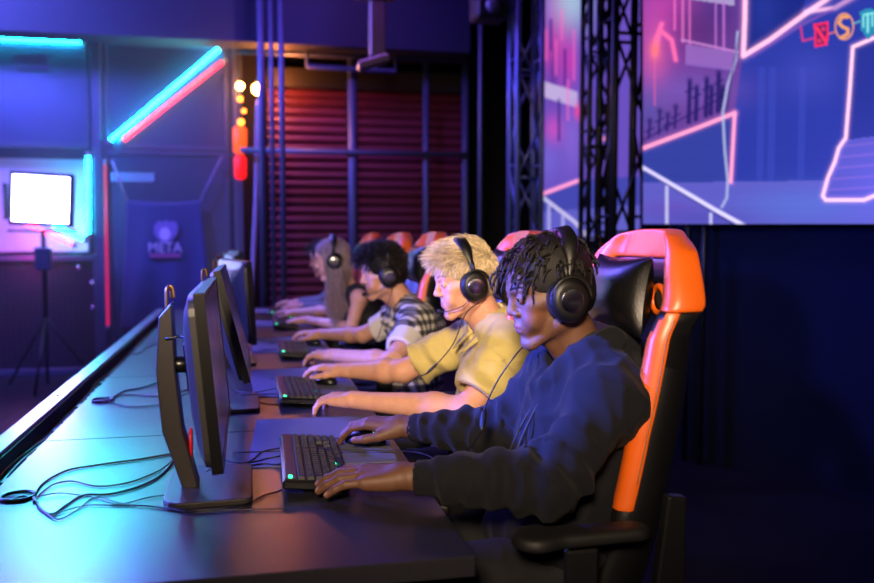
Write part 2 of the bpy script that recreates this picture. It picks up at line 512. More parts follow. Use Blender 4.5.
def brows(H, parent, org, m, seed, dens=46, th=.0011):
    r = np.random.RandomState(seed)
    for g in (1, -1):
        S = []; W = []
        for i in range(dens):
            t = r.uniform(0, 1); l = .012+.034*t; f = .0935-.020*t**1.6-.002; u = .040+.005*math.sin(t*2.6)+r.uniform(-.0028, .0028)*(1-.4*t)
            p = np.array([f, l, u]); d = V(-.25, .9, .35-.5*t)*.0095
            pts = np.array([p+d*q+V(.001, 0, 0)*math.sin(q*PI) for q in np.linspace(0, 1, 4)])
            pts[:, 1] *= g
            S.append(np.array([H(*x) for x in pts])-org); W.append(np.array([.8, 1, .8, .2])*th*H.k)
        v, q = strands(np.array(S), np.array(W), 4)
        mesh_obj('eyebrow', v, q, m, parent)

def scalp_points(n, seed, zmin=-.02):
    r = np.random.RandomState(seed); out = []
    c = V(-.014, 0, .052); R = V(.098, .076, .086)
    while len(out) < n:
        d = r.normal(size=3); d /= np.linalg.norm(d); p = c+R*d
        if p[2] < zmin: continue
        # face region free of hair
        q = (p-V(.118, 0, -.004))/V(.085, .12, .098)
        if (q*q).sum() < 1 or (p[2] < .03 and p[0] > .02): continue
        out.append((p, d))
    return out

def hair_cap(H, org, m, parent, infl=.006, name='hair', dens=.0035, sideburn=.02, nape=-.05):
    lo = H.O-.19; hi = H.O+.19
    F = Field(axis(lo[0], hi[0], dens), axis(lo[1], hi[1], dens), axis(lo[2], hi[2], dens))
    F.ell(H(-.014, 0, .052), V(.098+infl, .076+infl, .086+infl)*H.k, H.R, 0)
    F.ell(H(-.045, 0, .0), V(.066+infl, .06+infl, .07)*H.k, H.R, .02)
    F.ell(H(.124, 0, -.010), V(.085, .13, .102)*H.k, H.R, .004, 's')
    F.ell(H(.06, 0, -.06), V(.062, .13, .085)*H.k, H.R, .004, 's')
    F.plane(H(0, 0, nape), -H.u)
    v, q = F.mesh()
    return v-org, q
def smoothpath(p0, dirs, step, drift=None):
    pts = [p0]; 
    for d in dirs: pts.append(pts[-1]+d*step)
    return np.array(pts)

def hair_style(H, style, org, parent, m, seed=1, n=900):
    r = np.random.RandomState(seed); c = V(-.014, 0, .052); Rr = V(.098, .076, .086)
    S = []; W = []
    def keep_out(p, off):
        q = (p-c)/(Rr+off); l = math.sqrt((q*q).sum())
        return c+(p-c)/l if l < 1 else p
    K = 12
    if style == 'dread':
        pts = scalp_points(n, seed, .036)
        for p, d in pts:
            K = 18; front = np.clip((p[0]+.01)/.06, 0, 1); top = np.clip((p[2]-.06)/.06, 0, 1)
            L = r.uniform(.030, .048)+.026*front*r.uniform(.3, 1.)+.022*top*r.random()
            fw = V(.5+.7*front, np.sign(p[1]+r.normal()*.02)*r.uniform(.0, .5)*(1-front*.6), 0)
            dirv = d*(.9-.3*front)+fw*.6+r.normal(size=3)*.30; x = p*1.; P = [x]; ph = r.uniform(0, 6.28)
            for i in range(K-1):
                t = i/(K-1)
                dirv = dirv*.84+fw*.14*(1-t)+V(0, 0, -1)*(.05+.30*t)+r.normal(size=3)*.13
                dd = dirv/np.linalg.norm(dirv); x = keep_out(x+dd*L/(K-1), .004+.010*min(1, t*2)); P.append(x)
            P = np.array(P); tw = np.arange(K)*1.7+ph
            P = P+np.stack([np.cos(tw), np.sin(tw), np.sin(tw+1)], 1)*.0006
            S.append(P); w = r.uniform(.0024, .0038)*np.interp(np.linspace(0, 1, K), [0, .1, .8, 1], [.8, 1, .85, .4])*(1+.12*np.sin(np.arange(K)*2.4+ph)); W.append(w)
    elif style == 'swept':
        for p, d in scalp_points(n, seed, -.02):
            top = np.clip((p[2]-.045)/.06, 0, 1)
            L = .018+top*.056*r.uniform(.6, 1.15)
            fw = V(1.0, -.35+p[1]*2, .12)*top+V(-.55, 0, -.8)*(1-top)
            lift = .002+top*(.016+.007*math.sin(p[1]*95+p[0]*30+1)+.004*math.sin(p[1]*210+p[0]*55))*r.uniform(.5, 1.1); fw = fw+V(0, .35*math.cos(p[1]*95+p[0]*30+1), 0)*top
            x = p*1.; P = [x]; dirv = d*.9*top+fw
            for i in range(K-1):
                t = i/(K-1); dirv = dirv*.75+fw*.3+V(.0, 0, -1)*(.0+.14*t*t)*top+r.normal(size=3)*.09
                dd = dirv/np.linalg.norm(dirv); x = keep_out(x+dd*L/(K-1), lift*math.sin(min(1, .25+t)*1.5)); P.append(x)
            S.append(np.array(P)); W.append(r.uniform(.0006, .0014)*np.interp(np.linspace(0, 1, K), [0, .2, .7, 1], [.9, 1, .8, .12]))
    elif style == 'curly':
        for p, d in scalp_points(n, seed, -.03):
            top = np.clip((p[2]-.03)/.07, 0, 1)
            L = .018+top*.065*r.uniform(.6, 1.2); fw = V(.8*top, 0, 0)+V(-.3, 0, -.7)*(1-top)
            x = p*1.; P = [x]; dirv = d*1.2*(.3+top)+fw*.5+r.normal(size=3)*.25; ph = r.uniform(0, 6.28); rr = .004*top+.001
            for i in range(K-1):
                t = i/(K-1); dirv = dirv*.8+fw*.25+V(.0, 0, -1)*(.3*t)+r.normal(size=3)*.1
                dd = dirv/np.linalg.norm(dirv); x = keep_out(x+dd*L/(K-1), .004+.018*top*min(1, 2*t)); P.append(x)
            P = np.array(P); tw = np.arange(K)*.95+ph; P = P+np.stack([np.cos(tw), np.sin(tw*1.1), np.sin(tw)], 1)*rr
            S.append(P); W.append(r.uniform(.0010, .0022)*np.interp(np.linspace(0, 1, K), [0, .2, .7, 1], [.9, 1, .8, .2]))
    elif style == 'long':
        K = 16
        for p, d in scalp_points(n, seed, -.03):
            side = np.sign(p[1]+r.normal()*.01)
            L = r.uniform(.32, .42); x = p*1.; P = [x]; dirv = d*.15+V(-.1, side*.9, .0)*(1 if p[2] > .09 else .3)
            fwd = r.uniform(.0, .40) if p[0] > -.06 else r.uniform(.25, .6); L *= 1. if p[0] > -.05 else .6
            for i in range(K-1):
                t = i/(K-1); w = V(fwd*.6, side*.10*(1-t*2), -1.)
                dirv = dirv*.55+w*.6+r.normal(size=3)*.03; dd = dirv/np.linalg.norm(dirv)
                x = x+dd*L/(K-1)
                if t < .6: x = keep_out(x, .007)
                if x[0] > .055 and x[2] < .07 and x[2] > -.1: x[1] = side*max(abs(x[1]), .070); x[0] = .03+(x[0]-.055)*.2
                P.append(x)
            P = np.array(P); tw = np.linspace(0, 9, K)+r.uniform(0, 1.5)+p[1]*20; P[:, 0] += .007*np.sin(tw)*np.linspace(0, 1, K); P[:, 1] += .007*np.cos(tw)*np.linspace(0, 1, K)
            S.append(P); W.append(r.uniform(.0010, .0020)*np.interp(np.linspace(0, 1, K), [0, .2, .7, 1], [.9, 1, .9, .2]))
    S = np.array(S); sh = S.shape
    S = H.O+(S.reshape(-1, 3)@H.R)*H.k
    v, q = strands(S.reshape(sh)-org, np.array(W)*H.k, 5 if style == 'dread' else 4)
    v2, q2 = hair_cap(H, org, m, parent, {'dread': .004, 'swept': .004, 'curly': .010, 'long': .0055}[style])
    base = {'swept': lin('#d8c39c'), 'long': lin('#8e7a84')}.get(style, (.02, .02, .02)); pv = sh[1]*(5 if style == 'dread' else 4)
    rt_ = np.clip(r.normal(.95, .28, sh[0]), .4, 1.5); col = np.concatenate([np.repeat(rt_, pv), np.full(len(v2), .55)])[:, None]*np.array(base)
    return mesh_obj('hair', np.concatenate([v, v2]), np.concatenate([q, q2+len(v)]), m, parent, col=col)

def headset(H, idx_label, seed=0, mic=True, cable=None, remote=None, tilt=-.026, arch=.1195):
    org = H(0, 0, .0)
    root = thing('gaming_headset', idx_label, 'headset', org, 0, None)
    blk = mat('headset_black', '#0b0b0c', .45, bump=.15, bscale=900); pad = mat('headset_cushion', '#0a0a0a', .75, bump=.3, bscale=500)
    met = mat('headset_disc', '#9a9aa2', .22, metal=1., aniso=.7)
    R = H.R.T     # columns f,l,u
    w = lambda p: H(*p)-org
    # headband: padded strap over the head
    mb = MB(); A = np.linspace(rad(-8), rad(188), 34); 
    # strap: wide across f
    ring = []; n = len(A)
    for i, a in enumerate(A):
        th_ = np.interp(i, [0, 4, 10, 16, 23, 29, 33], [.0035, .0045, .009, .010, .009, .0045, .0035]); wd = np.interp(i, [0, 5, 9, 24, 28, 33], [.006, .008, .020, .020, .008, .006])
        for (b, c2) in ((1, .3), (.8, 1), (-.8, 1), (-1, .3), (-1, -.3), (-.8, -1), (.8, -1), (1, -.3)):
            rr = 1+c2*th_/.11
            ring.append(w((-.012+tilt*max(0, math.sin(a))+b*wd, math.cos(a)*.097*rr, .030+math.sin(a)*arch*rr)))
    f = []
    for i in range(n-1):
        for j in range(8): f.append((i*8+j, i*8+(j+1) % 8, (i+1)*8+(j+1) % 8, (i+1)*8+j))
    f.append(tuple(range(8))); f.append(tuple((n-1)*8+j for j in range(8)))
    mb.add(ring, f, 0, True); fix_normals(mb.build('headband', blk, root))
    for g in (1, -1):
        # frame: x' = outward (g*l), tilt slightly
        Z = H.l*g; Rc = np.array([H.f, H.u, Z]).T
        if np.linalg.det(Rc) < 0: Rc = np.array([-H.f, H.u, Z]).T
        mb = MB(); S = np.diag([.83, .94, 1.]); Rb = Rc@S
        mb.lathe([(.030, 0), (.047, .002), (.053, .010), (.054, .020), (.050, .030), (.040, .036), (.034, .037)], w((-.006, .079*g, -.001)), Rb*H.k, 40)
        cup = mb.build('ear_cup', blk, root)
        mb = MB(); mb.lathe([(.034, -.004), (.047, -.006), (.0525, -.001), (.0525, .004), (.046, .008)], w((-.006, .076*g, -.001)), Rb*H.k, 40)
        mb.build('ear_cushion', pad, cup)
        mb = MB(); mb.lathe([(.0255, 0), (.0260, .0025), (.0245, .0030), (.006, .0015), (.002, .0015)], w((-.006, .1165*g, -.001)), Rc*H.k, 40)
        mb.build('metal_disc', met, cup)
        mb = MB(); a0 = [w(((-.012)+.046*math.sin(t), .104*g, -.002+.051*math.cos(t))) for t in np.linspace(-1.75, 1.2, 16)]
        mb.tube(a0, .0042*H.k, 8); mb.tube([w((-.012, .098*g, .035)), w((-.012, .1005*g, .075))], .0062*H.k, 8)
        mb.build('yoke', blk, root)
    if mic:
        mb = MB(); pts = spline([w((.018, .098, -.04)), w((.045, .088, -.058)), w((.085, .05, -.069)), w((.104, .026, -.068))], 8)
        mb.tube(pts, .0019*H.k, 6); b = mb.build('microphone_boom', blk, root)
        mb = MB(); d = w((.004, -.008, 0)); p = w((.104, .026, -.068)); e = (pts[-1]-pts[-3]); e /= np.linalg.norm(e)
        mb.tube([p-e*.006, p-e*.003, p, p+e*.010, p+e*.013], [.004, .0075, .0085, .0078, .004], 10); mb.build('microphone', pad, root)
    if cable is not None:
        mb = MB(); mb.tube(spline([np.asarray(p)-org for p in cable], 10), .0018, 6); mb.build('cable', blk, root)
    if remote is not None:
        a, b = np.asarray(remote[0])-org, np.asarray(remote[1])-org
        mb = MB(); L = np.linspace(0, 1, 7); mb.tube([a+(b-a)*t for t in L], [.002, .006, .0075, .0075, .0075, .006, .002], 8, flat=.6); mb.build('inline_remote', blk, root)
    return root
def fold_warp(seed, A=.005, f=38, an=(1, 1, 1)):
    def fn(P):
        a = wob(P, f, seed, 5, an); b = wob(P+np.stack([a, -a, a], 1)*.012, f*2.3, seed+1, 5, an)
        return A*(np.abs(a)*1.3-.6)+A*.45*(np.abs(b)*1.3-.6)
    return fn

def sleeve_rings(F_, S, El, W, A=.004, seed=3):
    # creases that run round a sleeve, strongest at the elbow and above the cuff
    def fn(P):
        out = np.zeros(len(P))
        for a, b, n_, pk in ((S, El, 7, .9), (El, W, 9, .15), (El, W, 10, .85)):
            e = b-a; L = np.linalg.norm(e); e = e/L; t = (P-a)@e/L; q = np.linalg.norm((P-a)-np.outer(t*L, e), axis=1)
            w = np.exp(-((t-pk)/.28)**2)*(q < .085)*(t > -.1)*(t < 1.1)
            out += w*A*np.sin(t*n_*PI*1.0+wob(P, 30, seed)*2.0+wob(P, 14, seed+5)*2)
        return out
    return fn

def person(cfg):
    J = {k: V(*v) for k, v in cfg['J'].items()}
    H = cfg['H']; org = V(J['pelvis'][0], J['pelvis'][1], 0)
    root_lab = cfg['label']
    h, hh, hb = cfg['res']       # head, hand, body cell sizes
    W1, W2 = J['wl'], J['wr']
    # ---- body
    lo = np.minimum.reduce([W1, W2, J['pelvis']-V(.62, .25, .5), H.O-.2])-.12
    hi = np.maximum.reduce([J['pelvis']+.2, J['sl']+.12, J['sr']+.12, J['el']+.1, J['er']+.1, H.O+.165, W2+V(.1, .21, .1)]); lo[2] = .0
    lo[0] = min(W1[0], W2[0])-.23
    hd = [(H.O[i]-(.125, .095, .13)[i], H.O[i]+(.125, .095, .06)[i], h) for i in range(3)]
    hands = [[(w[0]-.23, w[0]+.03, hh), (w[1]-.1, w[1]+.13, hh), (w[2]-.06, w[2]+.05, hh)] for w in (W1, W2)]
    F = Field(*[axis(lo[i], hi[i], hb, [hd[i], hands[0][i], hands[1][i]]) for i in range(3)])
    torso_field(F, J, -.008, cfg.get('wide', 1.)); legs_field(F, J, 0)
    for s_, e_, w_ in (('sl', 'el', 'wl'), ('sr', 'er', 'wr')): arm_field(F, J[s_], J[e_], J[w_], 0, cfg.get('armr', (.048, .038, .0385, .026)))
    head_field(F, H, J['neck'], cfg.get('woman', False), cfg.get('nose', 1.), cfg.get('lips', 1.), cfg.get('jaw', 1.), cfg.get('nose_l', 0.))
    nails = []
    hand_field(F, W1, J['fl'], J['ul'], -1, cfg['curl_l'], cfg.get('hs', 1.), cfg.get('spl', 6), cfg.get('thl', (0, 0)), nails)
    hand_field(F, W2, J['fr'], J['ur'], 1, cfg['curl_r'], cfg.get('hs', 1.), 4, cfg.get('thr', (0, 0)), nails)
    v, q = F.mesh(); del F
    base = lin(cfg['skin']); nail = lin(cfg.get('nail', cfg['skin']))
    col = head_cols(H, v, base, lin(cfg['lip']), lin(cfg['cheek']))
    for c, r in nails:
        w = (((v-c)**2).sum(1) < r*r); col[w] = nail
    body = mesh_obj('person', v-org, q, mat('skin_'+cfg['key'], cfg['skin'], cfg.get('srough', .52), attr='tint', var=.06, vscale=40, bump=.12, bscale=700, sss=.12, spec=.5), col=col)
    body.location = org
    tag(body, root_lab, 'person')
    for g in (1, -1): make_eye(H, g, cfg['iris'], body, org)
    hm = cfg['hairmat']
    if cfg.get('brow', True): brows(H, body, org, hm if not cfg.get('browmat') else cfg['browmat'], 5)
    hair_style(H, cfg['style'], org, body, hm, cfg.get('hseed', 4), cfg['nhair'])
    # ---- trousers and shoes
    P = J['pelvis']; lo = V(P[0]-.62, P[1]-.32, .0); hi = V(P[0]+.22, P[1]+.32, P[2]+.24)
    F = Field(*[axis(lo[i], hi[i], .009) for i in range(3)])
    F.ell(P, (.135, .185, .13), None, .03); legs_field(F, J, .018, False)
    F.plane((0, 0, .115), (0, 0, -1)); F.warp(fold_warp(11, .006, 40))
    v, q = F.mesh(); mesh_obj('trousers', v, q, mat('trouser_cloth', '#090b11', .85, bump=.3, bscale=900), body, origin=org)
    for g in (-1, 1):
        an = V(P[0]-.40, P[1]+.13*g, .12)
        F = Field(*[axis(an[i]-(.28, .09, .12)[i], an[i]+(.12, .09, .05)[i], .007) for i in range(3)])
        F.ell(an+V(-.02, 0, -.055), (.07, .042, .05), None, .02); F.cone(an+V(.0, 0, -.085), an+V(-.15, 0, -.085), .038, .042, .02); F.plane((0, 0, .002), (0, 0, -1))
        v, q = F.mesh(); mesh_obj('shoe', v, q, mat('shoe', '#17181b', .6), body, origin=org)
    return body, org, J, H

def cloth_field(J, H, res, pad=.13, zlo=None):
    lo = np.minimum.reduce([J['pelvis']-.2, J['sl'], J['sr'], J['wl'], J['wr'], J['el'], J['er']])-pad
    hi = np.maximum.reduce([J['pelvis']+.2, J['sl'], J['sr'], J['el'], J['er'], J['neck'], J['wr']])+pad
    lo[2] = J['pelvis'][2]-.16 if zlo is None else zlo
    return Field(*[axis(lo[i], hi[i], res) for i in range(3)])

def unit(a): a = np.asarray(a, float); return a/np.linalg.norm(a)

def P1():
    H = Head((.667, 1.842, 1.178), 13, 3, 0, 1.0)
    J = dict(pelvis=(.69, 1.845, .585), chest=(.748, 1.845, .865), neck=(.752, 1.845, 1.035), sl=(.752, 1.672, .972), sr=(.752, 2.018, .972),
             el=(.590, 1.605, .822), er=(.61, 2.04, .820), wl=(.318, 1.735, .810), wr=(.395, 2.185, .814),
             fl=(-1, .45, -.05), ul=(.05, -.12, 1), fr=(-1, .75, .0), ur=(.0, -.05, 1))
    cfg = dict(key='deep', J=J, H=H, res=(.0017, .0024, .0048), skin='#62422f', lip='#7d4640', cheek='#7a4630', iris='#241309', nail='#a07462', nose=1.22, nose_l=.005, lips=1.35, jaw=1.05,
               hs=1.13, spl=8, curl_l=[(6, 16, 10), (8, 15, 10), (7, 17, 10), (3, 18, 12)], curl_r=[(16, 26, 16), (16, 28, 18), (22, 34, 24), (26, 38, 24)],
               thl=(-8, 6), label='man with short dreadlocks in a dark hoodie, nearest at the desk', style='dread', nhair=165, hseed=8, srough=.56,
               hairmat=mat('hair_black_twists', '#0a0707', .55, spec=.4, bump=.6, bscale=900))
    body, org, J, H = person(cfg)
    # hoodie
    F = cloth_field(J, H, .0045); P, Ch, N = J['pelvis'], J['chest'], J['neck']
    torso_field(F, J, .026, 1.02)
    F.ell(P+V(-.01, 0, .06), (.155, .20, .10), None, .04)
    for s_, e_, w_ in (('sl', 'el', 'wl'), ('sr', 'er', 'wr')):
        S, E_, W_ = J[s_], J[e_], J[w_]; d = unit(W_-E_); We = W_-d*.035
        F.cone(S, E_, .067, .060, .04); F.cone(E_, E_+(We-E_)*.72, .060, .053, .03); F.cone(E_+V(0, 0, -.012), E_+(We-E_)*.4, .055, .050, .03)
    for g in (-1, 1):   # hood bunched round the neck
        pts = [N+V(-.092, .012*g, -.062), N+V(-.068, .055*g, -.02), N+V(-.02, .082*g, .022), N+V(.045, .075*g, .048), N+V(.088, .03*g, .045)]
        for a, b in zip(pts, pts[1:]): F.cone(a, b, .024, .030, .012)
        F.cone(N+V(-.09, .02*g, -.075), N+V(-.10, .045*g, -.16), .018, .012, .03)
    F.cone(N+V(.088, -.03, .045), N+V(.088, .03, .045), .030, .030, .012)
    F.ell(N+V(.085, 0, -.03), (.055, .115, .075), None, .03)
    F.cone(N+V(.0, 0, -.02), H(-.018, 0, -.03), .062, .066, .006, 's'); F.cone(N+V(-.03, 0, .0), H(.03, 0, -.075), .048, .055, .006, 's')
    F.warp(fold_warp(5, .0095, 30)); F.warp(sleeve_rings(F, J['sl'], J['el'], J['wl'], .0085, 3)); F.warp(sleeve_rings(F, J['sr'], J['er'], J['wr'], .0075, 9))
    for e_, w_ in (('el', 'wl'), ('er', 'wr')):
        E_, W_ = J[e_], J[w_]; d = unit(W_-E_)
        F.cyl(W_-d*.085, W_-d*.018, .0395, .0365, .012); F.cyl(W_-d*.028, W_+d*.03, .0325, .0325, .002, 's')
    v, q = F.mesh(); hm = mat('hoodie_cotton', '#0e0f15', .88, bump=.35, bscale=1400, sheen=.03, spec=.25)
    hood = mesh_obj('hoodie', v, q, hm, body, origin=org)
    cord = mat('cord_black', '#14161c', .7)
    ps = [N+V(-.104, -.035, -.075), N+V(-.135, -.040, -.12), N+V(-.172, -.045, -.20), N+V(-.178, -.05, -.27), N+V(-.160, -.042, -.33)]
    mb = MB(); mb.tube(spline(ps, 8)-org, .0026, 6); mb.build('drawstring', cord, hood)
    ps = [N+V(-.110, -.012, -.085), N+V(-.145, -.010, -.14), N+V(-.18, -.005, -.22), N+V(-.187, -.012, -.29), N+V(-.18, -.02, -.35)]
    mb = MB(); mb.tube(spline(ps, 8)-org, .0026, 6); mb.build('drawstring', cord, hood)
    for p in ((-.106, -.034, -.078), (-.112, -.013, -.086)):
        mb = MB(); a = np.linspace(0, 2*PI, 15); c = N+V(*p)-org
        mb.tube([c+V(-.002, .0065*math.cos(t), .0065*math.sin(t)) for t in a], .0016, 6); mb.build('eyelet', mat('steel', '#b8bac0', .25, 1.), hood)
    cb = [H(.0, -.10, -.05), H(.045, -.075, -.10), (.60, 1.88, 1.04), (.555, 1.87, .985), (.515, 1.84, .925), (.500, 1.81, .885), (.475, 1.85, .83), (.44, 1.95, .78), (.40, 2.10, .768), (.20, 2.17, .766), (-.05, 2.2, .766)]
    headset(H, 'black over-ear headset worn by the man with dreadlocks', cable=cb, remote=((.5165, 1.843, .927), (.4985, 1.808, .883)), mic=False, tilt=-.050, arch=.111)
    return body

def P2():
    H = Head((.680, 2.672, 1.160), 11, 1, 0, .98)
    J = dict(pelvis=(.735, 2.675, .585), chest=(.795, 2.675, .86), neck=(.765, 2.675, 1.03), sl=(.785, 2.505, .975), sr=(.785, 2.85, .975),
             el=(.625, 2.43, .800), er=(.53, 2.97, .835), wl=(.318, 2.635, .802), wr=(.335, 3.16, .814),
             fl=(-1, .85, -.03), ul=(.05, -.1, 1), fr=(-1, 1.15, .0), ur=(.0, -.05, 1))
    cfg = dict(key='fair', J=J, H=H, res=(.0023, .0028, .0055), skin='#d9a184', lip='#b8655c', cheek='#e09a80', iris='#3f5a74', nail='#e6b8a2', nose=.95, lips=.85, hs=1.02, spl=7, armr=(.050, .041, .043, .026),
               curl_l=[(18, 30, 20), (20, 28, 20), (20, 32, 22), (14, 34, 22)], curl_r=[(10, 24, 16), (12, 26, 18), (20, 34, 24), (26, 36, 24)],
               label='fair-haired young man in a yellow short-sleeved shirt', style='swept', nhair=5200, hseed=3,
               hairmat=mat('hair_blond', '#d8c39c', .42, spec=.5, var=.15, vscale=120, attr='tint'), browmat=mat('brow_blond', '#8c6a45', .6))
    body, org, J, H = person(cfg); P, Ch, N = J['pelvis'], J['chest'], J['neck']
    F = cloth_field(J, H, .005, zlo=.42)
    torso_field(F, J, .020, 1.02); F.ell(P+V(-.01, 0, .05), (.155, .20, .12), None, .04)
    for s_, e_, w_ in (('sl', 'el', 'wl'), ('sr', 'er', 'wr')):
        S, E_ = J[s_], J[e_]; d = unit(E_-S); L = np.linalg.norm(E_-S)
        F.cone(S, S+d*L*.42, .066, .070, .035); F.cyl(S+d*L*.35, S+d*L*.80, .072, .078, .02)
        F.warp(lambda P_, S=S, d=d, L=L: .004*np.sin(((P_-S)@d)*70+wob(P_, 25, 4)*2.2)*((P_-S)@d > .02)*(np.linalg.norm((P_-S)-np.outer((P_-S)@d, d), axis=1) < .1))
    F.warp(fold_warp(15, .0055, 30)); F.warp(lambda Q: .004*np.sin(Q[:, 2]*55+Q[:, 0]*60+wob(Q, 20, 8)*2)*(Q[:, 2] < .95))
    for s_, e_, w_ in (('sl', 'el', 'wl'), ('sr', 'er', 'wr')):
        S, E_ = J[s_], J[e_]; d = unit(E_-S); L = np.linalg.norm(E_-S)
        F.cone(S+d*L*.62, S+d*(L+.05), .058, .064, .004, 's'); F.cyl(S+d*L*.80, S+d*(L+.10), .13, .13, 0, 's')
    F.cone(N+V(0, 0, -.02), H(-.018, 0, -.03), .060, .070, .006, 's'); F.cone(N+V(-.05, 0, -.03), H(.03, 0, -.09), .036, .055, .006, 's')
    v, q = F.mesh(); ym = mat('shirt_yellow', '#cdbb72', .85, bump=.35, bscale=1300, sheen=.1, var=.04, vscale=20)
    sh = mesh_obj('shirt', v, q, ym, body, origin=org)
    # turned-down collar
    mb = MB(); rows = []
    A = np.linspace(rad(-158), rad(158), 40)
    for a in A:
        ca, sa = math.cos(a), math.sin(a); fr = np.clip((abs(a)-rad(95))/rad(60), 0, 1)
        top = N+V(.015+.068*ca, .066*sa, .052-.064*fr+.020*ca); out = N+V(.018+.100*ca-.035*fr, .100*sa+(.014*np.sign(sa)*fr), .006-.078*fr+.018*ca)
        rows.append([top, top+V(.003*ca, .003*sa, .004), out+V(.004*ca, .004*sa, .002), out])
    rows = np.array(rows)-org; f = []
    for i in range(len(A)-1):
        for j in range(4): f.append((i*4+j, i*4+(j+1) % 4, (i+1)*4+(j+1) % 4, (i+1)*4+j))
    f += [(0, 1, 2, 3), tuple(range(len(A)*4-4, len(A)*4))]
    mb.add(rows.reshape(-1, 3), f, 0, True); co = fix_normals(mb.build('collar', ym, sh))
    cb = [H(-.01, .10, -.055), (.655, 2.56, 1.075), (.60, 2.50, .99), (.545, 2.50, .925), (.52, 2.51, .90), (.50, 2.6, .87), (.44, 2.75, .79), (.30, 2.86, .766), (.10, 2.99, .765), (-.04, 3.0, .765)]
    headset(H, 'black over-ear headset with boom worn by the fair-haired man', cable=cb, remote=((.552, 2.50, .932), (.518, 2.512, .897)), tilt=.006)
    return body

def plaid():
    m = bpy.data.materials.new('plaid_cloth'); m.use_nodes = True; nt = m.node_tree; N = nt.nodes; L = nt.links; b = N['Principled BSDF']
    b.inputs['Roughness'].default_value = .9
    tc = N.new('ShaderNodeTexCoord'); sx = N.new('ShaderNodeSeparateXYZ'); L.new(tc.outputs['Object'], sx.inputs[0])
    def band(sock, sc):
        a = N.new('ShaderNodeMath'); a.operation = 'MULTIPLY'; a.inputs[1].default_value = sc; L.new(sock, a.inputs[0])
        f = N.new('ShaderNodeMath'); f.operation = 'FRACT'; L.new(a.outputs[0], f.inputs[0])
        g = N.new('ShaderNodeMath'); g.operation = 'GREATER_THAN'; g.inputs[1].default_value = .5; L.new(f.outputs[0], g.inputs[0]); return g.outputs[0]
    ad = N.new('ShaderNodeMath'); ad.operation = 'ADD'; L.new(sx.outputs[0], ad.inputs[0]); L.new(sx.outputs[1], ad.inputs[1])
    p, q = band(ad.outputs[0], 22), band(sx.outputs[2], 24)
    s = N.new('ShaderNodeMath'); s.operation = 'ADD'; L.new(p, s.inputs[0]); L.new(q, s.inputs[1])
    cr = N.new('ShaderNodeValToRGB'); cr.color_ramp.interpolation = 'CONSTANT'; e = cr.color_ramp.elements
    e[0].position = 0; e[0].color = (.62, .58, .50, 1); e[1].position = .4; e[1].color = (.14, .13, .12, 1); x = e.new(.8); x.color = (.02, .02, .022, 1)
    h = N.new('ShaderNodeMath'); h.operation = 'MULTIPLY'; h.inputs[1].default_value = .5; L.new(s.outputs[0], h.inputs[0]); L.new(h.outputs[0], cr.inputs[0]); L.new(cr.outputs[0], b.inputs['Base Color'])
    return m

